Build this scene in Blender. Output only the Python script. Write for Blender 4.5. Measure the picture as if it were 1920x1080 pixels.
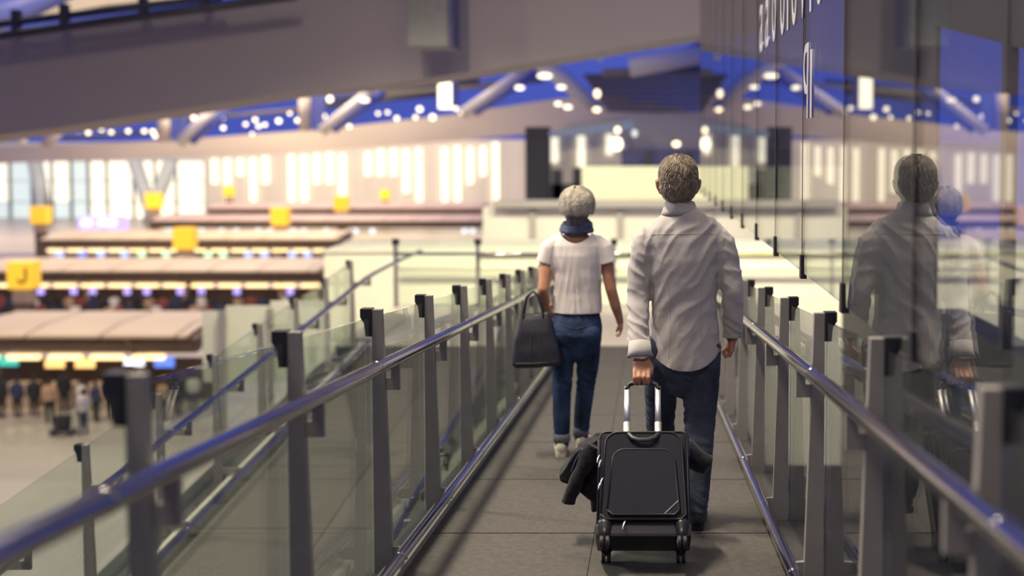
import bpy, bmesh, math, random
import numpy as np
from mathutils import Vector, Matrix, noise
from mathutils.bvhtree import BVHTree

random.seed(7)
for o in list(bpy.data.objects):
    bpy.data.objects.remove(o)
SC = bpy.context.scene
COL = SC.collection

# ------------------------------------------------------------------ camera, world, lights, exposure
F_PX, VX, VY = 2028.0, 1210.0, 276.0           # focal length in px, vanishing point of the ramp axis / horizon
EYE = 1.4
PITCH = math.radians(2.5)
cam_data = bpy.data.cameras.new('camera')
cam = bpy.data.objects.new('camera', cam_data)
COL.objects.link(cam)
cam.location = (0, 0, EYE)
cam.rotation_euler = (math.pi/2 - PITCH, 0, 0)
cam_data.sensor_width = 36
cam_data.lens = F_PX/1920*36
cam_data.shift_x = (960 - VX)/1920
cam_data.shift_y = (VY + F_PX*math.tan(PITCH) - 540)/1920
cam_data.clip_end = 600
cam_data.dof.use_dof = True
cam_data.dof.focus_distance = 5.05
cam_data.dof.aperture_fstop = 1.05
SC.camera = cam

world = bpy.data.worlds.new('world')
SC.world = world
world.use_nodes = True
bg = world.node_tree.nodes['Background']
bg.inputs['Color'].default_value = (0.115, 0.165, 0.80, 1)      # dusk sky over the glazed hall
bg.inputs['Strength'].default_value = 0.60

SC.view_settings.view_transform = 'Standard'
SC.view_settings.look = 'None'
SC.view_settings.gamma = 1
SC.view_settings.use_curve_mapping = False
SC.view_settings.exposure = 0.0
SC.cycles.transparent_max_bounces = 64
SC.cycles.max_bounces = 10
SC.cycles.sample_clamp_indirect = 4.0

def lamp(name, kind, loc, target, power, color, size=1.0, size_y=None, angle=120, blend=0.5):
    d = bpy.data.lights.new(name, kind)
    d.energy = power
    d.color = color
    if kind == 'AREA':
        d.shape = 'RECTANGLE'
        d.size = size
        d.size_y = size_y or size
    else:
        d.shadow_soft_size = size
        if kind == 'SPOT':
            d.spot_size = math.radians(angle)
            d.spot_blend = blend
    o = bpy.data.objects.new(name, d)
    COL.objects.link(o)
    o.location = loc
    o.rotation_euler = (Vector(target) - Vector(loc)).to_track_quat('-Z', 'Y').to_euler()
    return o

WARM = (1.0, 0.84, 0.62)
# ceiling lamps above the ramp: one row nearly overhead (a little to the left), one floodlight low from the hall side
lamp('ceiling_lamp_ramp', 'AREA', (-3.4, 5.0, 11.5), (-0.5, 5.5, 0), 2300, WARM, 4.0, 0.35)
lamp('rear_fill_light', 'AREA', (-3.5, -5.0, 10.0), (-0.3, 4.5, 0), 290, (1.0, 0.86, 0.68), 2.5, 1.0)  # added fill light behind the camera, warms the surfaces facing the view
lamp('ceiling_lamp_landing', 'AREA', (-2.2, 13.5, 8.5), (-1.5, 13.5, -1), 520, WARM, 2.0, 3.0)
lamp('hall_flood', 'AREA', (-11.0, 9.5, 6.5), (0, 5.5, 0.4), 1250, (1.0, 0.88, 0.70), 1.2, 1.2)
for x in (-5.0, -1.5, 2.2, 5.6):
    lamp('landing_wallwash', 'SPOT', (x, 17.0, 5.5), (x, 22.3, -2.2), 2000, (1.0, 0.89, 0.60), 0.3, angle=95, blend=0.6)
for x in (-5.0, 0.5):
    lamp('gallery_flood', 'SPOT', (x, 30.5, 7.5), (x + 0.5, 40.0, -1.0), 5200, (1.0, 0.89, 0.62), 0.4, angle=80, blend=0.6)
for i, (x, y, z, p) in enumerate(((-24, 33, 8.5, 3400), (-30, 55, 11.5, 3600), (-36, 76, 14.5, 6000), (-36, 98, 19.5, 12000), (-38, 130, 21, 17000), (-76, 122, 21, 15000))):  # last one is an added light to brighten the columns before the far windows
    lamp('hall_light', 'AREA', (x, y, z), (x, y + 7, -9), p, (1.0, 0.80, 0.53), 16, 3)

# ------------------------------------------------------------------ helpers
def P(px, py, Y):
    """point in the hall at distance Y seen at photo pixel (px, py)"""
    return Vector(((px - VX)/F_PX*Y, Y, EYE - (py - VY)/F_PX*Y))

def ramp_z(y):
    return -y/12.0

class MB:
    def __init__(self):
        self.v, self.f = [], []
    def add(self, vs, fs):
        b = len(self.v)
        self.v += [tuple(p) for p in vs]
        self.f += [tuple(b + i for i in f) for f in fs]
        return self
    def box(self, x0, x1, y0, y1, z0, z1):
        vs = [(x, y, z) for z in (z0, z1) for y in (y0, y1) for x in (x0, x1)]
        return self.add(vs, [(0, 2, 3, 1), (4, 5, 7, 6), (0, 1, 5, 4), (2, 6, 7, 3), (0, 4, 6, 2), (1, 3, 7, 5)])
    def hexa(self, vs):
        """8 corners ordered like box()"""
        return self.add(vs, [(0, 2, 3, 1), (4, 5, 7, 6), (0, 1, 5, 4), (2, 6, 7, 3), (0, 4, 6, 2), (1, 3, 7, 5)])
    def prism(self, poly, a, b, axis='y'):
        n = len(poly)
        def pt(p, t):
            return {'y': (p[0], t, p[1]), 'x': (t, p[0], p[1]), 'z': (p[0], p[1], t)}[axis]
        vs = [pt(p, a) for p in poly] + [pt(p, b) for p in poly]
        fs = [tuple(range(n)), tuple(range(2*n - 1, n - 1, -1))]
        fs += [(i, i + n, (i + 1) % n + n, (i + 1) % n) for i in range(n)]
        return self.add(vs, fs)
    def tube(self, pts, rad, seg=12, ref=(1, 0, 0), dome=True):
        """tube through pts; rad: number, or (a, b) per point; a along ref, b across"""
        pts = [Vector(p) for p in pts]
        n = len(pts)
        if not isinstance(rad, (list, tuple)):
            rad = [rad]*n
        rad = [(r, r) if not isinstance(r, (list, tuple)) else r for r in rad]
        rings = []
        ref = Vector(ref)
        for i, p in enumerate(pts):
            t = (pts[min(i + 1, n - 1)] - pts[max(i - 1, 0)]).normalized()
            u = ref - t*ref.dot(t)
            if u.length < 1e-3:
                u = Vector((0, 1, 0)) - t*t.y
            u.normalize()
            w = t.cross(u)
            rings.append((p, u, w, rad[i][0], rad[i][1], t))
        out = []
        if dome:
            p, u, w, a, b, t = rings[0]
            m = min(a, b)
            for k in (0.15, 0.5, 0.85):
                c = math.cos(k*math.pi/2)
                out.append((p - t*m*c*1.0, u, w, a*math.sin(k*math.pi/2), b*math.sin(k*math.pi/2), t))
        out += rings
        if dome:
            p, u, w, a, b, t = rings[-1]
            m = min(a, b)
            for k in (0.85, 0.5, 0.15):
                c = math.cos(k*math.pi/2)
                out.append((p + t*m*c*1.0, u, w, a*math.sin(k*math.pi/2), b*math.sin(k*math.pi/2), t))
        vs, fs = [], []
        for p, u, w, a, b, t in out:
            for j in range(seg):
                an = 2*math.pi*j/seg
                vs.append(p + u*(a*math.cos(an)) + w*(b*math.sin(an)))
        m = len(out)
        for i in range(m - 1):
            for j in range(seg):
                k = (j + 1) % seg
                fs.append((i*seg + j, i*seg + k, (i + 1)*seg + k, (i + 1)*seg + j))
        fs.append(tuple(range(seg - 1, -1, -1)))
        fs.append(tuple((m - 1)*seg + j for j in range(seg)))
        return self.add(vs, fs)
    def ball(self, c, r, seg=10):
        if not isinstance(r, (list, tuple)):
            r = (r, r, r)
        rings = seg//2 + 1
        vs, fs = [], []
        for i in range(rings + 1):
            th = math.pi*(0.02 + 0.96*i/rings)
            for j in range(seg):
                an = 2*math.pi*j/seg
                vs.append((c[0] + r[0]*math.sin(th)*math.cos(an), c[1] + r[1]*math.sin(th)*math.sin(an), c[2] - r[2]*math.cos(th)))
        for i in range(rings):
            for j in range(seg):
                k = (j + 1) % seg
                fs.append((i*seg + j, i*seg + k, (i + 1)*seg + k, (i + 1)*seg + j))
        fs.append(tuple(range(seg - 1, -1, -1)))
        fs.append(tuple(rings*seg + j for j in range(seg)))
        return self.add(vs, fs)
    def mesh(self, name):
        me = bpy.data.meshes.new(name)
        me.from_pydata(self.v, [], self.f)
        me.validate()
        bm = bmesh.new()
        bm.from_mesh(me)
        bmesh.ops.recalc_face_normals(bm, faces=bm.faces)
        bm.to_mesh(me)
        bm.free()
        return me

def box(*a): return MB().box(*a)

def bevel_mesh(me, w, seg=2):
    bm = bmesh.new()
    bm.from_mesh(me)
    bmesh.ops.bevel(bm, geom=list(bm.edges), offset=w, segments=seg, affect='EDGES', profile=0.7, clamp_overlap=True)
    bm.to_mesh(me)
    bm.free()
    return me

def tag(o, label=None, cat=None, group=None, kind=None):
    for k, v in (('label', label), ('category', cat), ('group', group), ('kind', kind)):
        if v:
            o[k] = v
    return o

def thing(name, label=None, cat=None, loc=(0, 0, 0), group=None, kind=None, rot=(0, 0, 0)):
    o = bpy.data.objects.new(name, None)
    o.empty_display_size = 0.1
    COL.objects.link(o)
    o.location = loc
    o.rotation_euler = rot
    return tag(o, label, cat, group, kind)

def obj(name, src, mat, parent=None, smooth=False, world_coords=False, bevel=0, label=None, cat=None, group=None, kind=None):
    me = src.mesh(name) if isinstance(src, MB) else src
    if bevel:
        bevel_mesh(me, bevel)
    me.materials.clear()
    me.materials.append(mat)
    if smooth:
        me.polygons.foreach_set('use_smooth', [True]*len(me.polygons))
    o = bpy.data.objects.new(name, me)
    COL.objects.link(o)
    if parent is not None:
        o.parent = parent
        if world_coords:                       # mesh given in world coordinates under a root that is only moved
            off = Vector(parent.location)
            if parent.parent is not None:
                off = off + Vector(parent.parent.location)
            o.location = -off
    return tag(o, label, cat, group, kind)

def again(o, parent, loc=None, name=None):
    """linked copy of one mesh object"""
    c = o.copy()
    COL.objects.link(c)
    c.parent = parent
    if loc is not None:
        c.location = loc
    return c

def copy_tree(o, parent=None):
    c = o.copy()
    COL.objects.link(c)
    c.parent = parent
    for ch in list(o.children):
        copy_tree(ch, c)
    return c

def remesh(mb, voxel, smooth=4, name='body'):
    """fuse overlapping closed shapes into one continuous surface"""
    me = mb.mesh(name + '_raw')
    o = bpy.data.objects.new('tmp', me)
    COL.objects.link(o)
    m = o.modifiers.new('r', 'REMESH')
    m.mode = 'VOXEL'
    m.voxel_size = voxel
    if smooth:
        s = o.modifiers.new('s', 'SMOOTH')
        s.factor = 0.5
        s.iterations = smooth
    dg = bpy.context.evaluated_depsgraph_get()
    out = bpy.data.meshes.new_from_object(o.evaluated_get(dg))
    bpy.data.objects.remove(o)
    bpy.data.meshes.remove(me)
    out.name = name
    return out

def co_of(me):
    a = np.empty(len(me.vertices)*3, dtype=np.float64)
    me.vertices.foreach_get('co', a)
    return a.reshape(-1, 3)

def no_of(me):
    a = np.empty(len(me.vertices)*3, dtype=np.float32)
    me.vertex_normals.foreach_get('vector', a)
    return a.reshape(-1, 3)

def set_co(me, a):
    me.vertices.foreach_set('co', np.ascontiguousarray(a, dtype=np.float32).ravel())
    me.update()

def cut(me, co, no):
    """remove everything on the positive side of a plane"""
    bm = bmesh.new()
    bm.from_mesh(me)
    bmesh.ops.bisect_plane(bm, geom=bm.verts[:] + bm.edges[:] + bm.faces[:], plane_co=co, plane_no=no, clear_outer=True)
    bm.to_mesh(me)
    bm.free()

def smoothstep(a, b, x):
    t = np.clip((x - a)/(b - a), 0, 1)
    return t*t*(3 - 2*t)

# ------------------------------------------------------------------ materials
def mat(name, col, rough=0.5, metal=0.0, var=0.12, scale=8.0, bump=0.0, bscale=60.0, spec=0.5, stretch=(1, 1, 1), coords='Object', sheen=0.0):
    m = bpy.data.materials.new(name)
    m.use_nodes = True
    nt = m.node_tree
    b = nt.nodes['Principled BSDF']
    b.inputs['Roughness'].default_value = rough
    b.inputs['Metallic'].default_value = metal
    b.inputs['Specular IOR Level'].default_value = spec
    if sheen:
        b.inputs['Sheen Weight'].default_value = sheen
    tc = nt.nodes.new('ShaderNodeTexCoord')
    mp = nt.nodes.new('ShaderNodeMapping')
    mp.inputs['Scale'].default_value = stretch
    nt.links.new(tc.outputs[coords], mp.inputs['Vector'])
    n = nt.nodes.new('ShaderNodeTexNoise')
    n.inputs['Scale'].default_value = scale
    n.inputs['Detail'].default_value = 4
    nt.links.new(mp.outputs[0], n.inputs['Vector'])
    r = nt.nodes.new('ShaderNodeValToRGB')
    r.color_ramp.elements[0].position = 0.3
    r.color_ramp.elements[1].position = 0.7
    r.color_ramp.elements[0].color = tuple(max(0, c*(1 - var)) for c in col) + (1,)
    r.color_ramp.elements[1].color = tuple(min(1, c*(1 + var)) for c in col) + (1,)
    nt.links.new(n.outputs['Fac'], r.inputs['Fac'])
    nt.links.new(r.outputs['Color'], b.inputs['Base Color'])
    if bump:
        n2 = nt.nodes.new('ShaderNodeTexNoise')
        n2.inputs['Scale'].default_value = bscale
        n2.inputs['Detail'].default_value = 3
        nt.links.new(mp.outputs[0], n2.inputs['Vector'])
        bp = nt.nodes.new('ShaderNodeBump')
        bp.inputs['Strength'].default_value = bump
        bp.inputs['Distance'].default_value = 0.01
        nt.links.new(n2.outputs['Fac'], bp.inputs['Height'])
        nt.links.new(bp.outputs['Normal'], b.inputs['Normal'])
    return m

def emit(name, col, strength):
    m = bpy.data.materials.new(name)
    m.use_nodes = True
    nt = m.node_tree
    b = nt.nodes['Principled BSDF']
    b.inputs['Base Color'].default_value = tuple(col) + (1,)
    b.inputs['Roughness'].default_value = 0.4
    b.inputs['Emission Color'].default_value = tuple(col) + (1,)
    b.inputs['Emission Strength'].default_value = strength
    return m

def glass(name, tint, f0=0.04, mul=1.0, power=5.0):
    """thin clear pane: straight transmission and Fresnel reflection on each face"""
    m = bpy.data.materials.new(name)
    m.use_nodes = True
    nt = m.node_tree
    nt.nodes.clear()
    out = nt.nodes.new('ShaderNodeOutputMaterial')
    mix = nt.nodes.new('ShaderNodeMixShader')
    tr = nt.nodes.new('ShaderNodeBsdfTransparent')
    gl = nt.nodes.new('ShaderNodeBsdfGlossy')
    gl.inputs['Roughness'].default_value = 0.0
    tr.inputs['Color'].default_value = tuple(tint) + (1,)
    lw = nt.nodes.new('ShaderNodeLayerWeight')
    lw.inputs['Blend'].default_value = 0.5
    pw = nt.nodes.new('ShaderNodeMath')
    pw.operation = 'POWER'
    pw.inputs[1].default_value = power
    ma = nt.nodes.new('ShaderNodeMath')
    ma.operation = 'MULTIPLY_ADD'
    ma.use_clamp = True
    ma.inputs[1].default_value = (1 - f0)*mul
    ma.inputs[2].default_value = f0
    nt.links.new(lw.outputs['Facing'], pw.inputs[0])
    nt.links.new(pw.outputs[0], ma.inputs[0])
    nt.links.new(ma.outputs[0], mix.inputs[0])
    nt.links.new(tr.outputs[0], mix.inputs[1])
    nt.links.new(gl.outputs[0], mix.inputs[2])
    nt.links.new(mix.outputs[0], out.inputs['Surface'])
    return m

M = {}
M['steel'] = mat('brushed_steel', (0.50, 0.49, 0.51), 0.13, 1.0, 0.05, 30)
M['post'] = mat('grey_painted_post', (0.25, 0.24, 0.23), 0.45, 0.0, 0.06, 12)
M['black'] = mat('black_rubber', (0.012, 0.013, 0.02), 0.5, 0, 0.1, 20)
M['floor_ramp'] = mat('ramp_floor_panel', (0.066, 0.062, 0.058), 0.75, 0, 0.22, 35, 0.25, 300)
M['kerb'] = mat('pale_kerb', (0.36, 0.35, 0.32), 0.5, 0, 0.08, 10)
M['seam'] = mat('dark_floor_joint', (0.03, 0.03, 0.035), 0.8)
M['glass'] = glass('green_tinted_glass', (0.925, 0.965, 0.94))
M['wallglass'] = glass('tall_wall_glass', (0.90, 0.93, 0.95), 0.07, 1.0, 4.3)
M['hall_floor'] = mat('pale_hall_floor', (0.52, 0.46, 0.36), 0.35, 0, 0.06, 0.4)
M['cream'] = mat('cream_wall', (0.83, 0.81, 0.66), 0.6, 0, 0.03, 1.0)
M['palegreen'] = mat('pale_green_wall', (0.70, 0.72, 0.52), 0.6, 0, 0.03, 1.0)
M['offwhite'] = mat('off_white_wall', (0.78, 0.76, 0.66), 0.6, 0, 0.04, 0.6)
M['greyband'] = mat('grey_band', (0.40, 0.38, 0.35), 0.5, 0, 0.05, 1.0)
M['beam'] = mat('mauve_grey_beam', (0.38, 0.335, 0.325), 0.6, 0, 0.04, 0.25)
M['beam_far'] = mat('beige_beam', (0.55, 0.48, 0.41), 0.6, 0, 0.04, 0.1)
M['truss'] = mat('pale_truss_tube', (0.62, 0.60, 0.60), 0.4, 0, 0.06, 0.5)
M['truss_dark'] = mat('dark_truss', (0.05, 0.05, 0.07), 0.5, 0.2, 0.1, 1.0)
M['slat'] = mat('brown_grey_louvre', (0.16, 0.145, 0.135), 0.6, 0, 0.08, 1.0)
M['dark_wall'] = mat('dark_wall', (0.034, 0.034, 0.042), 0.6, 0, 0.1, 0.7)
M['navy'] = mat('navy_blue_wall', (0.09, 0.09, 0.20), 0.6, 0, 0.1, 0.5)
M['canopy'] = mat('tan_canopy_panel', (0.62, 0.50, 0.34), 0.5, 0, 0.05, 0.6)
M['canopy_pink'] = mat('dusty_pink_canopy_panel', (0.55, 0.42, 0.37), 0.5, 0, 0.05, 0.6)
M['fascia'] = mat('brown_fascia', (0.15, 0.10, 0.065), 0.5, 0, 0.06, 0.8)
M['counter'] = mat('tan_counter', (0.46, 0.36, 0.25), 0.5, 0, 0.08, 1.0)
M['lightstrip'] = emit('warm_light_strip', (1.0, 0.72, 0.34), 2.0)
M['whitelamp'] = emit('white_lamp', (1.0, 0.90, 0.62), 2.6)
M['warmlamp'] = emit('amber_lamp', (1.0, 0.78, 0.48), 3.0)
M['striplight'] = emit('vertical_strip_light', (1.0, 0.94, 0.72), 1.0)
M['pane'] = emit('bright_window_pane', (1.0, 0.95, 0.72), 0.95)
M['pane_dim'] = emit('dim_window_pane', (0.60, 0.70, 0.66), 0.8)
M['sign'] = emit('yellow_lit_sign', (0.90, 0.52, 0.035), 0.75)
M['sign_ink'] = mat('dark_sign_lettering', (0.05, 0.035, 0.02), 0.6)
M['striped_wall'] = mat('ribbed_grey_wall', (0.68, 0.64, 0.56), 0.6, 0, 0.12, 0.6, stretch=(1, 1, 0.02))
for k, c, s in (('blue', (0.12, 0.25, 0.9), 1.0), ('white', (0.8, 0.9, 1.0), 1.2), ('orange', (1.0, 0.62, 0.22), 1.2), ('teal', (0.05, 0.55, 0.45), 0.9),
                ('violet', (0.45, 0.38, 1.0), 1.2), ('green', (0.45, 0.85, 0.55), 1.0), ('paleblue', (0.35, 0.5, 1.0), 1.0)):
    M['scr_' + k] = emit('screen_' + k, c, s)
# ------------------------------------------------------------------ ramp floors
XL, XR = -1.005, 0.585            # floor edges
GL, GR = -1.144, 0.720            # glass planes of the two balustrades
Y_END, Z_END = 13.8, ramp_z(13.8)

def slab(x0, x1, y0, y1, zf, thick, top=0.0):
    return MB().hexa([(x, y, zf(y) + top - (thick if k == 0 else 0)) for k in (0, 1) for y in (y0, y1) for x in (x0, x1)])

ramp = obj('floor', slab(XL - 0.16, XR + 0.16, -2.0, Y_END, ramp_z, 0.35, -0.012), M['seam'], kind='structure',
           label='dark grey panelled ramp the couple walk down')
L = 1.13
y = -1.75
while y < Y_END - 0.05:
    y1 = min(y + L, Y_END)
    for (a, b) in ((XL, -0.242), (-0.239, XR)):
        obj('floor_panel', slab(a, b, y + 0.006, y1 - 0.006, ramp_z, 0.011), M['floor_ramp'], ramp)
    y = y1
for i, (a, b) in enumerate(((XL - 0.030, XL), (XR, XR + 0.030))):
    obj('trim_%d' % (i + 1), slab(a, b, -2.0, Y_END, ramp_z, 0.06, 0.028), M['kerb'], kind='structure',
        label='pale strip along the %s edge of the ramp floor' % ('left', 'right')[i])

land = obj('floor', box(-4.0, 1.3, Y_END, 17.5, Z_END - 0.4, Z_END - 0.012), M['seam'], kind='structure', label='pale lit landing floor at the foot of the ramp')
M['landing'] = mat('lit_landing_tile', (0.46, 0.43, 0.36), 0.4, 0, 0.06, 3)  # the light falling on the landing is put into a paler floor colour
for i in range(5):
    for j in range(3):
        obj('floor_panel', box(-4.0 + 1.06*i + 0.004, -4.0 + 1.06*(i + 1) - 0.004, Y_END + 1.233*j + 0.004, Y_END + 1.233*(j + 1) - 0.004, Z_END - 0.011, Z_END), M['landing'], land)

def ramp2_z(y): return Z_END - (Y_END - y)/12.0
r2 = obj('floor', slab(-3.95, -1.26, -2.0, Y_END, ramp2_z, 0.35, -0.012), M['seam'], kind='structure', label='lower flight of the ramp seen through the left glass')
y = -2.0
while y < Y_END - 0.05:
    y1 = min(y + 1.3, Y_END)
    for (a, b) in ((-3.62, -2.52), (-2.51, -1.42)):
        obj('floor_panel', slab(a, b, y + 0.005, y1 - 0.005, ramp2_z, 0.011), M['floor_ramp'], r2)
    y = y1
obj('trim_3', slab(-3.66, -3.62, -2.0, Y_END, ramp2_z, 0.06, 0.03), M['kerb'], kind='structure', label='pale strip along the outer edge of the lower ramp flight')

# ------------------------------------------------------------------ balustrades
def balustrade(name, label, xg, d, ys, zf, y_rail0, y_rail1, rail_in=0.10, low_in=0.145, rail_h=0.888, H=1.10, rr=0.0275, glass_mat='glass', end_bend=None):
    t = thing(name, label, 'railing', (xg, ys[0], zf(ys[0])))
    for k, y in enumerate(ys):
        z = zf(y)
        post = obj('post', MB().prism([(xg + d*0.010, z + H), (xg + d*0.052, z + H), (xg + d*0.090, z - 0.03), (xg + d*0.090, z - 0.22), (xg + d*0.010, z - 0.22)], y - 0.016, y + 0.016),
                   M['post'], t, world_coords=True, bevel=0.002)
        top = z + H + 0.004
        cl = MB().prism([(xg - d*0.036, top), (xg + d*0.012, top), (xg + d*0.012, top - 0.115), (xg - d*0.014, top - 0.115), (xg - d*0.020, top - 0.06), (xg - d*0.036, top - 0.035)], y - 0.024, y + 0.024)
        obj('clamp', cl, M['black'], post, world_coords=True, label='black rubber glass clamp')
        rz = z + rail_h
        br = MB().prism([(xg + d*0.02, rz - 0.125), (xg + d*(rail_in + 0.022), rz - 0.125), (xg + d*(rail_in + 0.022), rz - 0.015), (xg + d*(rail_in - 0.012), rz - 0.015),
                         (xg + d*(rail_in - 0.016), rz - 0.075), (xg + d*0.02, rz - 0.075)], y - 0.009, y + 0.009)
        obj('rail_bracket', br, M['post'], post, world_coords=True)
        lz = z + 0.095
        lb = MB().prism([(xg + d*0.03, lz - 0.05), (xg + d*low_in, lz - 0.05), (xg + d*low_in, lz), (xg + d*0.03, lz + 0.01)], y - 0.008, y + 0.008)
        obj('low_bracket', lb, M['post'], post, world_coords=True)
    for k in range(len(ys) - 1):
        a, b = ys[k] + 0.005, ys[k + 1] - 0.005
        obj('glass_panel', MB().hexa([(xg + s*0.006, y, zf(y) + h) for h in (-0.12, H - 0.035) for y in (a, b) for s in (-1, 1)]), M[glass_mat], t, world_coords=True)
    pts = [(xg + d*rail_in, y, zf(y) + rail_h) for y in np.linspace(y_rail0, y_rail1, 9)]
    if end_bend:
        pts += end_bend
    rail = obj('handrail', MB().tube(pts, rr, 20, ref=(1, 0, 0), dome=False), M['steel'], t, smooth=True, world_coords=True, label='polished steel handrail')
    for k in range(1, len(ys), 2):
        yj = ys[k] - 0.30
        if y_rail0 < yj < y_rail1:
            obj('rail_joint', MB().tube([(xg + d*rail_in, q, zf(q) + rail_h) for q in (yj - 0.006, yj + 0.006)], rr*1.025, 20, dome=False), M['steel'], rail, smooth=True, world_coords=True)
    pts = [(xg + d*low_in, y, zf(y) + 0.095) for y in np.linspace(y_rail0, y_rail1, 9)]
    low = obj('lower_rail', MB().tube(pts, rr*0.92, 18, dome=False), M['steel'], t, smooth=True, world_coords=True, label='polished steel lower rail')
    for k in range(1, len(ys), 2):
        yj = ys[k] - 0.16
        if y_rail0 < yj < y_rail1:
            obj('rail_joint', MB().tube([(xg + d*low_in, q, zf(q) + 0.095) for q in (yj - 0.006, yj + 0.006)], rr*0.95, 18, dome=False), M['steel'], low, smooth=True, world_coords=True)
    return t

ysL = [1.29 + 1.06*k for k in range(12)]
ysR = [1.08 + 1.06*k for k in range(12)]
balustrade('ramp_railing', 'glass and steel railing along the left side of the ramp beside the woman', GL, 1, ysL, ramp_z, -1.2, 13.3)
balustrade('ramp_railing', 'glass and steel railing along the right side of the ramp under the tall glass wall', GR, -1, ysR, ramp_z, -1.2, 13.0, glass_mat='wallglass')
ysO = [5.0 + 1.1*k for k in range(9)]
balustrade('ramp_railing', 'outer glass railing of the lower ramp flight facing the check-in hall', -3.80, 1, ysO, ramp2_z, 2.5, 13.6, rail_in=0.26, low_in=0.30, rail_h=0.90,
           end_bend=[(-3.54, 14.0, Z_END + 0.90), (-3.54, 15.5, Z_END + 0.92), (-3.54, 17.0, Z_END + 0.92)])
ysI = [2.0 + 1.06*k for k in range(11)]
balustrade('ramp_railing', 'inner glass railing of the lower ramp flight behind the left railing', -1.36, -1, ysI, ramp2_z, 1.0, 13.0, rail_in=0.16, low_in=0.18, rail_h=0.80, H=1.0)

# landing balustrade across the end
t = thing('landing_railing', 'glass railing across the far end of the landing before the cream wall', 'railing', (-3.96, 17.2, Z_END))
xs = [-3.98, -2.67, -1.5, -0.5, 0.7, 1.25]
for k, x in enumerate(xs):
    p = obj('post', box(x - 0.035, x + 0.035, 17.16, 17.20, Z_END - 0.1, Z_END + 1.08), M['post'], t, world_coords=True)
    obj('clamp', box(x - 0.05, x + 0.05, 17.15, 17.24, Z_END + 1.0, Z_END + 1.09), M['black'], p, world_coords=True, label='black rubber glass clamp')
    if k < len(xs) - 1:
        obj('glass_panel', box(x + 0.01, xs[k + 1] - 0.01, 17.21, 17.222, Z_END + 0.02, Z_END + 1.04), M['glass'], t, world_coords=True)
obj('handrail', MB().tube([(-3.98, 17.08, Z_END + 0.86), (1.25, 17.08, Z_END + 0.86)], 0.025, 14, dome=False), M['steel'], t, smooth=True, world_coords=True, label='polished steel handrail')

# ------------------------------------------------------------------ tall glass wall on the right
GW = 0.741
Z0, Z1 = 0.815, 5.6
wr = thing('wall_right', 'tall reflecting glass wall to the right of the ramp', None, (GW, 2.95, Z0), kind='structure')
ysG = [-1.24 + 1.05*k for k in range(16)]
for k in range(len(ysG) - 1):
    obj('glass_panel', box(GW - 0.006, GW + 0.006, ysG[k] + 0.006, ysG[k + 1] - 0.006, Z0, Z1), M['wallglass'], wr, world_coords=True)
for k, y in enumerate(ysG):
    obj('joint', box(GW - 0.007, GW + 0.007, y - 0.006, y + 0.006, Z0 + 0.02, Z1), M['black'], wr, world_coords=True)
    obj('clamp', MB().prism([(y - 0.02, Z0 + 0.08), (y + 0.02, Z0 + 0.08), (y + 0.028, Z0 - 0.03), (y - 0.028, Z0 - 0.03)], GW - 0.014, GW + 0.014, 'x'), M['black'], wr, world_coords=True, label='black glass clamp')

# lettering stuck on the tall glass, running down the wall away from the camera
def letter(ch, h, w, depth=0.003):
    c = bpy.data.curves.new('letter', 'FONT')
    c.body = ch
    c.size = 1.0
    c.extrude = depth/2
    o = bpy.data.objects.new('tmp', c)
    COL.objects.link(o)
    dg = bpy.context.evaluated_depsgraph_get()
    me = bpy.data.meshes.new_from_object(o.evaluated_get(dg))
    bpy.data.objects.remove(o)
    a = co_of(me)
    lo, hi = a.min(0), a.max(0)
    a[:, 0] = (a[:, 0] - lo[0])/(hi[0] - lo[0])*w
    a[:, 1] = (a[:, 1] - lo[1])/(hi[1] - lo[1])*h
    b = np.stack([-a[:, 2], -a[:, 0], a[:, 1]], 1)        # reads from the far end towards the camera on the plane x = const
    set_co(me, b)
    return me

M['vinyl'] = mat('pale_grey_vinyl', (0.42, 0.42, 0.48), 0.5, 0, 0.05, 5)
sg = thing('glass_lettering', 'pale grey lettering stuck high on the tall glass wall', 'lettering', (GW - 0.010, 6.6, 2.0))
def y_on_glass(px): return GW*F_PX/(px - VX)
for ch, px in zip('aaoolovlol', (1429, 1440, 1453, 1469, 1479, 1491, 1507, 1522, 1538, 1556)):
    yy = y_on_glass(px)
    w = {'l': 0.05}.get(ch, 0.17)
    o = obj('letter', letter(ch, 0.30, w), M['vinyl'], sg)
    o.location = (0, yy + w/2 - 6.6, 0.0)
for ch, px in zip('ql', (1514, 1524)):
    yy = y_on_glass(px)
    w = {'l': 0.045}.get(ch, 0.14)
    o = obj('letter', letter(ch, 0.34 if ch == 'q' else 0.30, w), M['vinyl'], sg)
    o.location = (0, yy + w/2 - 6.6, -0.47)

# dim building behind the tall glass: side wall with a big opening to the evening sky
bk = thing('wall_side', 'dark inner wall behind the tall glass with a large blue-lit opening', None, (3.0, 11.2, -2.0), kind='structure')
obj('wall_panel', box(3.0, 3.04, 11.2, 16.4, -6.0, 9.0), M['dark_wall'], bk, world_coords=True)
obj('wall_panel', box(3.0, 3.3, -3.0, 11.2, -6.0, -0.28), M['dark_wall'], bk, world_coords=True)
obj('soffit', MB().prism([(11.2, 2.64), (11.2, 9.0), (-3.0, 9.0), (-3.0, 0.1)], 3.0, 3.3, 'x'), M['dark_wall'], bk, world_coords=True)
obj('mullion', box(2.97, 3.07, 8.93, 9.05, -0.28, 9.0), M['dark_wall'], bk, world_coords=True)
obj('mullion', box(2.97, 3.07, 6.55, 6.67, -0.28, 9.0), M['dark_wall'], bk, world_coords=True)
obj('floor', box(0.90, 3.0, -3.0, 13.8, -2.9, -2.7), M['dark_wall'], kind='structure', label='dark floor far below behind the tall glass')
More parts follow.
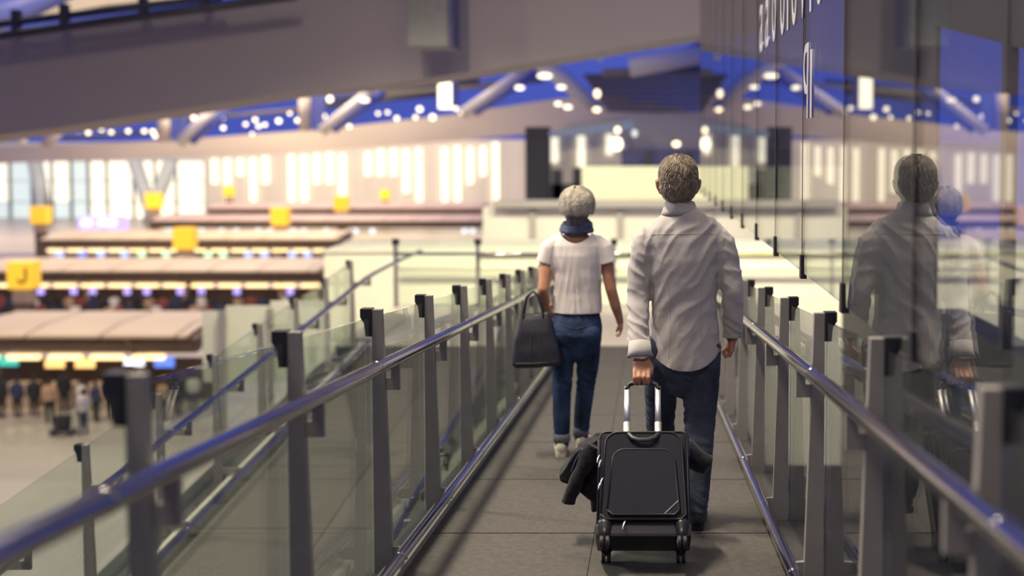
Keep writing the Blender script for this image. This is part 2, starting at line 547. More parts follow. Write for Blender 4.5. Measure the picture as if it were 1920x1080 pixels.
# ------------------------------------------------------------------ check-in hall
ZF = -9.35
obj('floor', box(-150, 40, -10, 185, ZF - 0.3, ZF), M['hall_floor'], kind='structure', label='pale floor of the check-in hall far below')
obj('wall_back', box(-160, 60, 175, 176, ZF, 2.2), M['offwhite'], kind='structure', label='pale far wall of the hall')

# cream structure beyond the landing
cs = thing('wall_end', 'bright cream parapet block beyond the landing', None, (-6.56, 22, -9), kind='structure')
obj('front', box(-6.56, 9.0, 22.0, 24.5, -9.0, -0.74), M['cream'], cs, world_coords=True)
obj('coping', box(-6.60, 9.0, 21.95, 24.55, -0.74, -0.70), M['cream'], cs, world_coords=True)
M['lime'] = mat('yellow_green_edge', (0.62, 0.60, 0.30), 0.5)
obj('edge_strip', box(-3.4, 9.0, 21.93, 21.96, -0.80, -0.745), M['lime'], cs, world_coords=True)
obj('handrail', MB().tube([(-5.0, 21.8, -1.05), (9, 21.8, -1.05)], 0.04, 10, dome=False), M['cream'], cs, world_coords=True, smooth=True)

# pale glazed partition beyond the outer railing
gp = thing('glass_partition', 'pale frosted glass partition rising beyond the outer railing', 'partition', (-8.2, 20, -6))
M['frost'] = mat('frosted_pale_glass', (0.60, 0.61, 0.52), 0.5, 0, 0.04, 1.0)
for a, b, y0, y1 in ((374, 416, 585, 720), (419, 500, 575, 720), (503, 604, 566, 720)):
    p, q = P(a, y0, 20), P(b, y1, 20)
    obj('panel', box(p.x, q.x, 20, 20.06, q.z, p.z), M['frost'], gp, world_coords=True)
for px, top in ((411, 583), (501, 580)):
    p = P(px, top, 19.9)
    obj('post', box(p.x - 0.05, p.x + 0.05, 19.85, 19.95, -6, p.z), M['post'], gp, world_coords=True)

# rooms straight ahead above the cream block
gw = thing('wall_gallery', 'off-white gallery wall with grey band straight ahead behind the couple', None, (-6, 40, -9), kind='structure')
for a, b in ((905, 996), (1000, 1160), (1164, 1330), (1334, 1600)):
    p, q = P(a, 388, 40), P(b, 470, 40)
    obj('wall_panel', box(p.x, q.x, 40, 40.3, -6.0, p.z), M['offwhite'], gw, world_coords=True)
p, q = P(925, 376, 39.7), P(1600, 389, 39.7)
obj('grey_ledge', box(p.x, q.x, 39.6, 40.3, q.z, p.z), M['greyband'], gw, world_coords=True)
for px in (998, 1162, 1332):
    p = P(px, 392, 39.9)
    obj('pilaster', box(p.x - 0.12, p.x + 0.12, 39.85, 40.0, -6, p.z), M['greyband'], gw, world_coords=True)
p, q = P(1092, 312, 41), P(1600, 378, 41)
obj('green_parapet', box(p.x, q.x, 40.6, 41.4, q.z, p.z), M['palegreen'], gw, world_coords=True)
p, q = P(985, 238, 60), P(1030, 380, 60)
obj('column', box(p.x, q.x, 60, 61, -9, p.z), M['dark_wall'], gw, world_coords=True)
p, q = P(1030, 245, 62), P(1175, 380, 62)
obj('pale_screen', box(p.x, q.x, 62, 62.4, q.z, p.z), M['striped_wall'], gw, world_coords=True)
for px, y0, y1, w in ((1040, 250, 305, 13), (1090, 255, 312, 14), (1143, 252, 290, 13)):
    p, q = P(px - w/2, y0, 61.9), P(px + w/2, y1, 61.9)
    obj('strip_light', box(p.x, q.x, 61.8, 61.95, q.z, p.z), M['striplight'], gw, world_coords=True)
for px, y0, w in ((1045, 318, 9), (1082, 315, 8), (1058, 345, 26)):
    p, q = P(px - w, y0, 58), P(px + w, 385, 58)
    obj('dark_frame', box(p.x, q.x, 58, 58.2, q.z, p.z), M['dark_wall'], gw, world_coords=True)
p, q = P(1165, 279, 56), P(1600, 320, 56)
obj('blue_wall', box(p.x, q.x, 56, 56.4, q.z, p.z), M['navy'], gw, world_coords=True)
for px in (1215, 1290):
    p, q = P(px - 6, 281, 55.9), P(px + 6, 318, 55.9)
    obj('dark_frame', box(p.x, q.x, 55.7, 55.95, q.z, p.z), M['truss_dark'], gw, world_coords=True)
obj('upper_wall', MB().prism([tuple(P(a, b, 66).xz) for a, b in ((1060, 235), (1180, 214), (1700, 200), (1700, 285), (1060, 285))], 66, 67), M['greyband'], gw, world_coords=True)
obj('soffit', MB().prism([tuple(P(a, b, 58).xz) for a, b in ((1030, 246), (1190, 225), (1190, 243), (1030, 257))], 58, 61), mat('pale_blue_soffit', (0.30, 0.40, 0.50), 0.5), gw, world_coords=True)

# far ribbed wall with vertical light strips
rw = thing('wall_far', 'far ribbed wall with rows of vertical strip lights', None, (-40, 160, ZF), kind='structure')
p, q = P(385, 262, 160), P(990, 420, 160)
obj('ribbed_panel', box(p.x, q.x, 160, 160.5, ZF, p.z), M['striped_wall'], rw, world_coords=True)
random.seed(3)
k = 0
px = 402
while px < 975:
    if k % 6 != 5:
        y0 = 300 - (px - 400)*0.055 + random.uniform(-3, 3)
        y1 = random.choice((330, 345, 362, 378))
        a, b = P(px - 5.5, y0, 159.6), P(px + 5.5, y1, 159.6)
        obj('strip_light', box(a.x, b.x, 159.5, 159.8, b.z, a.z), M['striplight'], rw, world_coords=True)
    px += 24
    k += 1
# bright window wall, far left
ww = thing('window_1', 'bright daylit window wall at the far left with dark mullions', None, (-80, 165, ZF), kind='structure')
edges = [-60, -25, 18, 60, 97, 133, 166, 200, 250, 290, 330, 386]
for i in range(len(edges) - 1):
    a, b = edges[i], edges[i + 1]
    for j, (y0, y1) in enumerate(((303, 338), (340, 378), (380, 430))):
        dim = (i in (2, 5)) or (j == 2 and i < 6) or random.random() < 0.12
        p, q = P(a + 2, y0, 165), P(b - 2, y1, 165)
        obj('pane', box(p.x, q.x, 165, 165.15, q.z, p.z), M['pane_dim'] if dim else M['pane'], ww, world_coords=True)
M['mullion'] = mat('slate_mullion', (0.16, 0.19, 0.22), 0.5)
for e in edges:
    p = P(e, 300, 164.7)
    obj('mullion', box(p.x - 0.16, p.x + 0.16, 164.5, 164.9, ZF, p.z), M['mullion'], ww, world_coords=True)
M['column'] = mat('pale_blue_grey_column', (0.40, 0.45, 0.46), 0.5, 0, 0.05, 0.3)
for pts, lab in ((((252, 300), (283, 400)), 'left'), (((322, 300), (283, 400)), 'right'), (((66, 300), (84, 420)), None)):
    a, b = P(*pts[0], 150), P(*pts[1], 150)
    b2 = Vector((b.x + (b.x - a.x)*0.15, 150, ZF))
    obj('slanted_column', MB().tube([a, b, b2], 0.95, 14, dome=False), M['column'], smooth=True, cat='column',
        label={'left': 'pale column leaning right, left arm of the V before the windows', 'right': 'pale column leaning left, right arm of the V before the windows',
               None: 'slim slanted pale column at the far left windows'}[lab])

# ------------------------------------------------------------------ passengers in the hall (small, far)
def passenger_mesh(kind):
    mb = MB()
    mb.tube([(0, 0, 1.50), (0, 0.01, 1.60), (0, 0.02, 1.70)], [0.06, 0.095, 0.075], 8)
    mb.tube([(0, 0, 0.85), (0, 0, 1.05), (0, 0, 1.30), (0, 0, 1.42), (0, 0, 1.52)], [(0.16, 0.12), (0.16, 0.12), (0.20, 0.13), (0.19, 0.11), (0.06, 0.06)], 10)
    for s in (-1, 1):
        mb.tube([(s*0.09, 0, 0.9), (s*0.10, 0.02*s, 0.5), (s*0.10, -0.05*s, 0.06)], [0.10, 0.075, 0.05], 8)
        mb.tube([(s*0.10, -0.05*s, 0.04), (s*0.11, 0.14 - 0.05*s, 0.035)], [0.045, 0.035], 6)
        mb.tube([(s*0.20, 0, 1.40), (s*0.25, -0.03, 1.12), (s*0.22, 0.12 if kind == 1 else 0.04, 0.86)], [0.06, 0.05, 0.04], 7)
    me = remesh(mb, 0.028, 2, 'passenger_body')
    return me

def clothes(me, top, legs):
    for m in (top, legs, M['skin_far'], M['hair_far']):
        me.materials.append(m)
    co = co_of(me)
    for p in me.polygons:
        z = p.center.z
        y = p.center.y
        p.material_index = 1 if z < 0.9 else 0 if z < 1.50 else (2 if (y > 0.03 and z < 1.68) else 3)
        p.use_smooth = True
    return me

M['skin_far'] = mat('passenger_skin', (0.45, 0.28, 0.19), 0.6)
M['hair_far'] = mat('passenger_hair', (0.02, 0.018, 0.016), 0.6)
M['cl_black'] = mat('black_clothes', (0.02, 0.02, 0.028), 0.8)
M['cl_navy'] = mat('navy_clothes', (0.03, 0.04, 0.09), 0.8)
M['cl_white'] = mat('white_clothes', (0.7, 0.68, 0.62), 0.8)
M['cl_tan'] = mat('tan_clothes', (0.45, 0.30, 0.19), 0.8)
M['cl_red'] = mat('dull_red_clothes', (0.25, 0.06, 0.05), 0.8)
base = [passenger_mesh(0), passenger_mesh(1)]
VAR = {}
for nm, b, t_, l_ in (('black', 0, 'cl_black', 'cl_black'), ('navy', 1, 'cl_navy', 'cl_black'), ('white', 1, 'cl_white', 'cl_navy'), ('tan', 0, 'cl_tan', 'cl_black'), ('red', 1, 'cl_red', 'cl_navy')):
    VAR[nm] = clothes(base[b].copy(), M[t_], M[l_])

def passenger(kind, x, y, label, group, rz=0.0, s=1.0):
    o = bpy.data.objects.new('person', VAR[kind])
    COL.objects.link(o)
    o.location = (x, y, ZF)
    o.rotation_euler = (0, 0, rz)
    o.scale = (s, s, s)
    return tag(o, label, 'person', group)

# ------------------------------------------------------------------ check-in islands
def island(Y0, x0, x1, label, screens, canopy, seam=3.05, lstep=1.71, detail=True, light=True):
    s = 1.0
    t = thing('check_in_island', label, 'check-in island', (x0, Y0, ZF))
    zl = EYE - 388.0/F_PX*45                    # light line
    x = x0
    while x < x1 - 0.1:                         # canopy panels, edges raked
        b = min(x + seam, x1)
        k = 0.62
        def q(xx, y, z, up): return (xx + (y - (Y0 - 1.5))*k*0.25, y, z + up)
        ym, zm = Y0 - 0.2, -5.92
        for (ya, za, yb, zb) in ((Y0 - 1.5, -6.22, ym, zm), (ym, zm, Y0 + 2.2, -5.78)):
            obj('canopy_panel', MB().hexa([q(xx, yy, zz, up) for up in (-0.10, 0) for yy, zz in ((ya, za), (yb, zb)) for xx in (x + 0.05, b - 0.05)]), canopy, t, world_coords=True)
        x = b
    obj('canopy_underlay', MB().prism([(Y0 - 1.45, -6.36), (Y0 - 0.2, -6.06), (Y0 + 2.2, -5.90), (Y0 + 2.2, -6.4), (Y0 - 1.2, -6.65)], x0, x1 + 0.3, 'x'), M['fascia'], t, world_coords=True)
    obj('fascia', MB().tube([(x0, Y0 - 0.62, -6.72), (x1, Y0 - 0.62, -6.72)], [(0.66, 0.36)]*2, 12, ref=(0, 1, 0), dome=False), M['fascia'], t, world_coords=True, smooth=True)
    if light:
        proto = None
        x = x0 + 0.3
        while x < x1 - 1.0:
            if proto is None:
                proto = obj('light_strip', box(0, 1.29, Y0 - 1.0, Y0 - 0.8, zl - 0.10, zl + 0.10), M['lightstrip'], t)
                proto.location = Vector((x, 0, 0)) - Vector(t.location)
            else:
                again(proto, t, Vector((x, 0, 0)) - Vector(t.location))
            x += lstep
    if detail:
        cnt = None
        x = x0 + 0.2
        k = 0
        while x < x1 - 1.2:
            if cnt is None:
                cnt = obj('counter', box(0, 1.2, Y0 - 1.1, Y0 - 0.4, ZF, ZF + 1.05), M['counter'], t)
                cnt.location = Vector((x, 0, 0)) - Vector(t.location)
            elif k % 5 != 4:
                again(cnt, t, Vector((x, 0, 0)) - Vector(t.location))
            x += lstep
            k += 1
        x = x0 + 1.0
        while x < x1:
            obj('column', box(x - 0.14, x + 0.14, Y0 - 0.2, Y0 + 0.1, ZF, -6.5), M['counter'], t, world_coords=True)
            obj('bracket', MB().tube([(x, Y0 - 1.40, -6.36), (x + 0.25, Y0 - 1.25, -6.95)], 0.10, 8), M['fascia'], t, world_coords=True, smooth=True)
            x += 2*seam
        obj('back_panel', box(x0, x1, Y0 + 1.0, Y0 + 1.1, ZF, -7.6), M['fascia'], t, world_coords=True)
    for (px, py, w, h, c) in screens:
        p = P(px, py, Y0 - 0.85)
        obj('screen', box(p.x - w/2, p.x + w/2, Y0 - 0.85, Y0 - 0.75, p.z - h/2, p.z + h/2), M['scr_' + c], t, world_coords=True, bevel=0.02)
    return t

def xs_at(px, Y): return (px - VX)/F_PX*Y
s1 = [(6, 680, 0.75, 0.40, 'teal'), (93, 684, 0.78, 0.40, 'orange'), (150, 684, 0.80, 0.40, 'orange'), (243, 682, 0.80, 0.36, 'white'), (300, 682, 0.80, 0.42, 'blue')]
s2 = [(x, 548, 0.40, 0.36, 'violet') for x in (70, 132, 168, 233, 270, 333, 373, 440, 540)]
s3 = [(x, 478, 0.62, 0.42, c) for x, c in ((108, 'paleblue'), (150, 'blue'), (185, 'paleblue'), (230, 'paleblue'), (262, 'green'), (308, 'green'), (387, 'green'), (415, 'green'), (463, 'paleblue'), (493, 'paleblue'), (545, 'paleblue'), (574, 'paleblue'))]
island(45, xs_at(-60, 45), xs_at(376, 45), 'nearest check-in counter row with wide tan canopy and lit strips, at the left', s1, M['canopy'])
island(68, xs_at(-50, 68), xs_at(607, 68), 'middle check-in counter row with tan canopy behind the yellow letter J sign', s2, M['canopy'])
island(91, xs_at(90, 91), xs_at(640, 91), 'third check-in counter row with blue and green screens', s3, M['canopy'])
s4 = [(x, 433, 0.5, 0.45, 'white') for x in (315, 375, 413, 441, 482, 505, 547, 568, 610, 665, 697, 870, 885)]
island(114, xs_at(290, 114), xs_at(905, 114), 'fourth check-in row, dusty pink canopy dotted with small white lamps', s4, M['canopy_pink'], detail=False, light=False)
island(137, xs_at(395, 137), xs_at(905, 137), 'farthest check-in row, dusty pink canopy below the ribbed wall', [], M['canopy_pink'], detail=False, light=False)

# yellow letter signs on pylons
def letter_sign(px, py, w_px, Y, ch, label, pylon=True):
    c = P(px, py, Y)
    w = w_px/F_PX*Y
    h = w*1.05
    t = thing('letter_sign', label, 'sign', (c.x, Y, ZF))
    vs = [(c.x + sx*w/2*(0.94 if k == 0 else 1.0), Y + sy*w*0.35, c.z + (-h/2 if k == 0 else h/2)) for k in (0, 1) for sy in (-1, 1) for sx in (-1, 1)]
    bx = obj('lightbox', MB().hexa(vs), M['sign'], t, world_coords=True, bevel=w*0.04)
    if ch:
        jm = MB().tube([(w*x, 0, h*z) for x, z in ((0.27, 0.30), (0.27, 0.10), (0.27, -0.10), (0.23, -0.21), (0.12, -0.26), (0.01, -0.22), (-0.04, -0.12))], [(0.03, w*0.055)]*7, 10, ref=(0, 1, 0), dome=False)
        l = obj('letter', jm, M['sign_ink'], bx, label='dark letter %s' % ch)
        l.location = Vector((c.x, Y - w*0.36, c.z))
    if pylon:
        obj('neck', box(c.x - w*0.38, c.x + w*0.38, Y - 0.25, Y + 0.25, c.z - h/2 - w*0.55, c.z - h/2), M['counter'], t, world_coords=True)
        obj('pylon', box(c.x - w*0.34, c.x + w*0.34, Y - 0.2, Y + 0.2, ZF, c.z - h/2 - w*0.55), M['fascia'], t, world_coords=True)
    return t
letter_sign(40, 516, 48, 61, 'J', 'largest yellow lit cube sign with the letter J at the left edge')
letter_sign(345, 447, 38, 82, None, 'yellow lit cube sign standing before the third counter row')
letter_sign(525, 406, 32, 105, None, 'yellow lit cube sign before the fourth, pink-roofed counter row')
letter_sign(75, 403, 31, 105, None, 'yellow lit cube sign before the left windows on a thin pylon')
letter_sign(640, 381, 26, 128, None, 'orange-yellow cube sign above the pink roofs right of the other signs')
letter_sign(722, 365, 18, 150, None, 'smallest yellow sign against the ribbed wall')
letter_sign(429, 358, 18, 150, None, 'small yellow sign on a dark pylon at the left end of the ribbed wall')
letter_sign(288, 376, 28, 140, None, 'yellow sign before the V-shaped column')

# passengers queuing
random.seed(11)
kinds1 = ['black', 'navy', 'black', 'tan', 'black', 'white', 'navy']
lab1 = {'black': 'dark-haired passenger in black at the nearest check-in counters', 'navy': 'passenger in navy top at the nearest check-in counters',
        'tan': 'passenger in tan top at the nearest check-in counters', 'white': 'passenger in pale top at the nearest check-in counters', 'red': 'passenger in dull red top'}
px = -10
i = 0
while px < 372:
    k = kinds1[i % 7]
    Y = random.uniform(41.5, 43.5)
    passenger(k, xs_at(px, Y), Y, lab1[k], 'passengers at the nearest counters', random.uniform(-0.6, 0.6), random.uniform(0.93, 1.05))
    px += random.uniform(27, 36)
    i += 1
px = -5
while px < 600:
    k = ['black', 'navy', 'black', 'black', 'tan', 'white', 'red'][i % 7]
    Y = (62.4, 65.6)[i % 2] + random.uniform(-0.5, 0.5)
    passenger(k, xs_at(px, Y), Y, {'black': 'dark passenger', 'navy': 'navy-dressed passenger', 'tan': 'tan-dressed passenger', 'white': 'pale-dressed passenger', 'red': 'red-dressed passenger'}[k]
              + ' in the queue at the middle counter row', 'passengers at the middle counters', random.uniform(-0.6, 0.6), random.uniform(1.0, 1.09))
    px += random.uniform(9, 13)
    i += 1
passenger('white', xs_at(146, 40), 40, 'passenger in white pushing a dark luggage trolley on the hall floor', None, 1.2)
tr = thing('luggage_trolley', 'dark luggage trolley pushed on the pale hall floor', 'trolley', (xs_at(108, 40), 40, ZF))
obj('luggage', MB().box(-0.30, 0.25, -0.2, 0.2, 0.25, 0.75), M['cl_black'], tr, bevel=0.06)
obj('deck', box(-0.45, 0.40, -0.25, 0.25, 0.16, 0.22), M['truss_dark'], tr)
obj('push_bar', MB().tube([(0.40, -0.2, 0.2), (0.48, -0.2, 1.0), (0.48, 0.2, 1.0), (0.40, 0.2, 0.2)], 0.025, 8), M['truss'], tr, smooth=True)
for a in (-0.35, 0.30):
    obj('wheel', MB().tube([(a, -0.24, 0.08), (a, 0.24, 0.08)], 0.08, 10, dome=False), M['truss_dark'], tr)

# ------------------------------------------------------------------ roof
near = [(-1200, 440), (-60, 262), (0, 253), (110, 240), (300, 211), (560, 171), (706, 161), (913, 131), (1280, 70), (1500, 35), (1500, -260), (1000, -120), (540, 0), (270, 33), (100, 60), (0, 73), (-60, 80), (-1200, 250)]
Yb = 27.0
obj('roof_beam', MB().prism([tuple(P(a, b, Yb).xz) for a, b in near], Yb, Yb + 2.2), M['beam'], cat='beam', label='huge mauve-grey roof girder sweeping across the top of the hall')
far = [(-900, 335), (-60, 279), (0, 275), (300, 264), (600, 243), (850, 215), (1000, 192), (1130, 175), (1282, 204), (1282, 208), (1130, 238), (980, 252), (700, 275), (400, 293), (0, 306), (-60, 310), (-900, 365)]
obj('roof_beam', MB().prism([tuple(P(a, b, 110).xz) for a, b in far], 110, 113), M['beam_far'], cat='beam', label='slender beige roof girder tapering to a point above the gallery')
hb = thing('hanging_box', 'grey box hanging in front of the big roof girder', 'ceiling box', tuple(P(805, 0, 24)))
obj('casing', box(P(765, 0, 24).x, P(842, 0, 24).x, 24, 25.1, P(0, 88, 24).z, 12), mat('grey_box_casing', (0.16, 0.16, 0.17), 0.5), hb, world_coords=True, bevel=0.03)
obj('side_plate', box(P(842, 0, 24).x, P(848, 0, 24).x, 24.1, 25.1, P(0, 86, 24).z, 12), M['navy'], hb, world_coords=True)

def strut(name, a, b, r, m, label, cat='truss', Y=100, Y2=None, group=None):
    return obj(name, MB().tube([P(*a, Y), P(*b, Y2 or Y)], r, 12, dome=False), M[m] if isinstance(m, str) else m, smooth=True, label=label, cat=cat, group=group)
M['truss_blue'] = mat('blue_lit_truss', (0.10, 0.13, 0.45), 0.4, 0, 0.1, 0.4)  # blue light among the trusses put into their base colour
for (a, b, lab) in (((338, 268), (415, 196), 'left'), ((604, 246), (700, 172), 'middle'), ((868, 214), (1004, 122), 'right')):
    strut('roof_strut', a, b, 0.55, 'truss', 'pale diagonal roof strut between the girders, the %s one of three' % lab)
    strut('roof_strut', (a[0] + 22, a[1] - 2), (b[0] + 20, b[1] + 2), 0.40, 'truss_blue', 'blue diagonal roof strut beside the %s pale strut' % lab)
for (x, y0, y1, lab) in ((309, 206, 266, 'left'), (573, 172, 246, 'right')):
    strut('roof_post', (x, y0), (x, y1), 0.55, 'beam_far', 'beige upright roof post between the girders, the %s one' % lab)
    t = P(x + 24, y0, 100)
    b = P(x + 22, y1, 100)
    obj('roof_fin', MB().prism([(t.x - 0.9, t.z), (t.x + 0.9, t.z), (b.x + 0.25, b.z), (b.x - 0.25, b.z)], 100, 100.5), M['truss_blue'], label='blue tapered fin beside the %s upright roof post' % lab, cat='truss')
strut('roof_strut', (85, 272), (118, 238), 0.5, 'beam_far', 'beige diagonal strut at the far left end of the girders')
strut('roof_strut', (45, 268), (30, 246), 0.4, 'truss', 'short pale strut at the far left end of the girders')
for i, (a, b, r) in enumerate((((120, 258), (330, 246), 0.22), ((330, 226), (560, 206), 0.22), ((560, 205), (860, 172), 0.30), ((700, 180), (1020, 150), 0.30), ((600, 190), (900, 152), 0.25))):
    strut('roof_chord', a, b, r, 'slat' if i % 2 else 'truss_dark', '%s thin dark roof chord from the left between the girders' % ('first', 'second', 'third', 'fourth', 'fifth')[i], Y=118)
rd = obj('roof_duct', MB().tube([P(1000, 112, 70), P(1060, 150, 70), P(1122, 206, 70)], [0.42, 0.55, 0.42], 14, dome=False), M['truss'], smooth=True, label='pale grey sloping roof duct above the woman', cat='duct')
lv = thing('roof_louvre', 'brown-grey slatted roof louvre above the man', 'louvre', tuple(P(1210, 200, 80)))
for i in range(8):
    y0 = 140 + i*9
    a, b = P(1095 + i*6, y0, 80), P(1420, y0 + 1.5*i - 4, 80)
    obj('slat', MB().hexa([(p.x, yy, p.z + dz) for dz in (-0.28, 0.0) for yy in (79.6, 80.8) for p in (a, b)]), M['slat'], lv, world_coords=True)
strut('roof_strut', (1180, 128), (1330, 100), 0.55, 'truss', 'pale horizontal roof tube at the end of the big girder', Y=62)
strut('roof_strut', (1130, 138), (1320, 128), 0.25, 'slat', 'thin grey roof tube under the end of the big girder', Y=66)
strut('roof_strut', (1230, 130), (1330, 85), 0.45, 'truss_blue', 'blue roof tube slanting up behind the glass wall edge', Y=64)
# dark pipes and blue duct at the top left corner
strut('ceiling_pipe', (-40, 74), (560, -6), 0.11, 'truss_dark', 'dark pipe lying along the top edge of the big girder', 'pipe', Y=25.6)
strut('ceiling_pipe', (-40, 52), (420, -4), 0.09, 'truss_dark', 'upper dark pipe in the top left corner', 'pipe', Y=25.6)
for i, px in enumerate((38, 128, 275, 390)):
    a = P(px, 63 - px*0.125, 25.6)
    obj('pipe_hanger', box(a.x - 0.08, a.x + 0.08, 25.5, 25.7, a.z - 0.10, a.z + 0.47), M['truss_dark'], label='dark hanger between the two ceiling pipes, %s from the left' % ('first', 'second', 'third', 'fourth')[i], cat='bracket')
obj('roof_duct', MB().tube([P(-60, 45, 42), P(60, 10, 42), P(180, -40, 42)], [0.7, 0.55, 0.4], 14, dome=False), M['truss_blue'], smooth=True, label='glossy blue duct in the top left corner', cat='duct')
obj('roof_panel', MB().prism([tuple(P(a, b, 60).xz) for a, b in ((60, 40), (200, 12), (520, -20), (520, -60), (40, -60))], 60, 61), M['slat'], label='dim roof panel behind the pipes in the top left corner', cat='roof panel')

def roof_lamp(px, py, w, h, Y, m, label, group=None):
    p = P(px, py, Y)
    a, b = w/2/F_PX*Y, h/2/F_PX*Y
    return obj('ceiling_lamp', MB().tube([(p.x, Y - 0.1, p.z), (p.x, Y + 0.1, p.z)], [(a, b)]*2, 14, dome=False), M[m], label=label, cat='lamp', group=group)
lp = P(835, 172, 80)
big = thing('ceiling_lamp', 'tall white glowing lamp panel between the girders', 'lamp', tuple(lp))
obj('diffuser', box(P(823, 0, 80).x, P(847, 0, 80).x, 80, 80.3, P(0, 204, 80).z, P(0, 141, 80).z), M['whitelamp'], big, world_coords=True)
obj('back_plate', box(P(845, 0, 80).x, P(858, 0, 80).x, 80.1, 80.5, P(0, 200, 80).z, P(0, 138, 80).z), M['truss_blue'], big, world_coords=True)
random.seed(5)
spots = [(148, 245, 9), (167, 249, 9), (192, 243, 8), (210, 248, 8), (242, 246, 9), (243, 227, 7), (272, 246, 9), (288, 247, 10), (292, 255, 9), (168, 231, 6), (206, 227, 6),
         (365, 221, 10), (418, 220, 11), (420, 240, 9), (428, 208, 8), (462, 233, 8), (480, 225, 9), (486, 237, 8), (498, 234, 8), (524, 227, 11), (559, 226, 9), (545, 213, 7), (474, 251, 6),
         (620, 186, 14), (608, 218, 12), (656, 237, 9), (662, 220, 8), (710, 213, 8), (728, 211, 8), (745, 222, 10), (788, 205, 13), (780, 220, 9), (812, 220, 14), (855, 203, 11), (865, 211, 8), (894, 212, 8)]
for (x, y, r) in spots:
    roof_lamp(x, y, r*0.75, r*0.75, 104, 'whitelamp', 'small round white roof lamp among the blue trusses between the two girders', 'roof lamps between the girders')
for i, (x, y, w, h, m) in enumerate(((685, 188, 20, 10, 'whitelamp'), (1022, 143, 32, 12, 'whitelamp'), (975, 165, 20, 10, 'whitelamp'), (1053, 164, 20, 9, 'whitelamp'), (1047, 195, 15, 9, 'whitelamp'), (1065, 201, 18, 10, 'whitelamp'), (1119, 206, 17, 11, 'warmlamp'))):
    roof_lamp(x, y, w*0.85, h*0.8, 64, m, ('oval white roof lamp on the middle diagonal strut', 'largest oval roof lamp beside the sloping duct', 'oval roof lamp left of the sloping duct', 'oval roof lamp right of the sloping duct',
              'left one of two touching oval lamps under the sloping duct', 'right one of two touching oval lamps under the sloping duct', 'amber lamp at the foot of the sloping duct')[i])
for i, (x, y, w, h, m, Y) in enumerate(((1157, 270, 24, 30, 'whitelamp', 50), (1268, 270, 17, 12, 'warmlamp', 50), (1158, 244, 12, 14, 'warmlamp', 50), (1190, 250, 12, 16, 'pane_dim', 50), (1120, 176, 13, 18, 'warmlamp', 60), (1126, 106, 14, 24, 'offwhite', 60))):
    roof_lamp(x, y, w*0.85, h*0.85, Y, m, ('large bright gallery lamp left of the man\'s head', 'small amber lamp right above the man\'s head', 'amber lamp just above the large gallery lamp', 'dim pale lamp beside the large gallery lamp',
              'small amber lamp in front of the slatted louvre', 'unlit pale lamp drum under the end of the big girder')[i])

# lit entrance sign and small lamps before the far windows
fs = thing('lit_board', 'violet and white lit board before the far left windows', 'display board', tuple(P(190, 418, 120)))
p, q = P(145, 405, 120), P(235, 430, 120)
obj('frame', box(p.x, q.x, 120, 120.3, q.z, p.z), M['scr_violet'], fs, world_coords=True)
for a, b in ((150, 168), (182, 214)):
    p, q = P(a, 412, 119.8), P(b, 424, 119.8)
    obj('white_field', box(p.x, q.x, 119.7, 119.95, q.z, p.z), M['pane'], fs, world_coords=True)
obj('post', box(P(188, 0, 120).x, P(192, 0, 120).x, 120.05, 120.25, ZF, P(0, 430, 120).z), M['truss_dark'], fs, world_coords=True)

# roof deck over the ramp (out of frame, seen in reflections): closed bays with open bays to the sky between
M['deck'] = mat('grey_roof_deck', (0.30, 0.29, 0.29), 0.7, 0, 0.05, 0.3)
ceil = thing('ceiling', 'grey roof deck bays above the ramp', None, (-15, 5, 13), kind='structure')
for i in range(5):
    y0 = -16 + 10.5*i
    obj('roof_bay', box(-45, 18, y0, y0 + 7.2, 13.0, 13.4), M['deck'], ceil, world_coords=True)

obj('bounce_wall', box(-45, 18, -17.5, -17, -10, 13), mat('beige_bounce_wall', (0.5, 0.47, 0.43), 0.7), kind='structure', label='beige bounce wall added unseen behind the camera')  # unseen wall added to bounce warm light forward and cut the blue
# ------------------------------------------------------------------ people
def fbm(p, s, off=0.0):
    return noise.noise(Vector((p[0]*s[0] + off, p[1]*s[1] + 3.1*off, p[2]*s[2] - off)))

def displace(me, fn):
    co, no = co_of(me), no_of(me)
    d = np.array([fn(p) for p in co])
    set_co(me, co + no*d[:, None])

def solid(o, t):
    m = o.modifiers.new('thickness', 'SOLIDIFY')
    m.thickness = t
    m.offset = -1
    return o

def fingers(mb, knuckles, r=0.0085):
    for pts in knuckles:
        mb.tube(pts, [r*1.08, r*1.0, r*0.95, r*0.82][:len(pts)], 8)

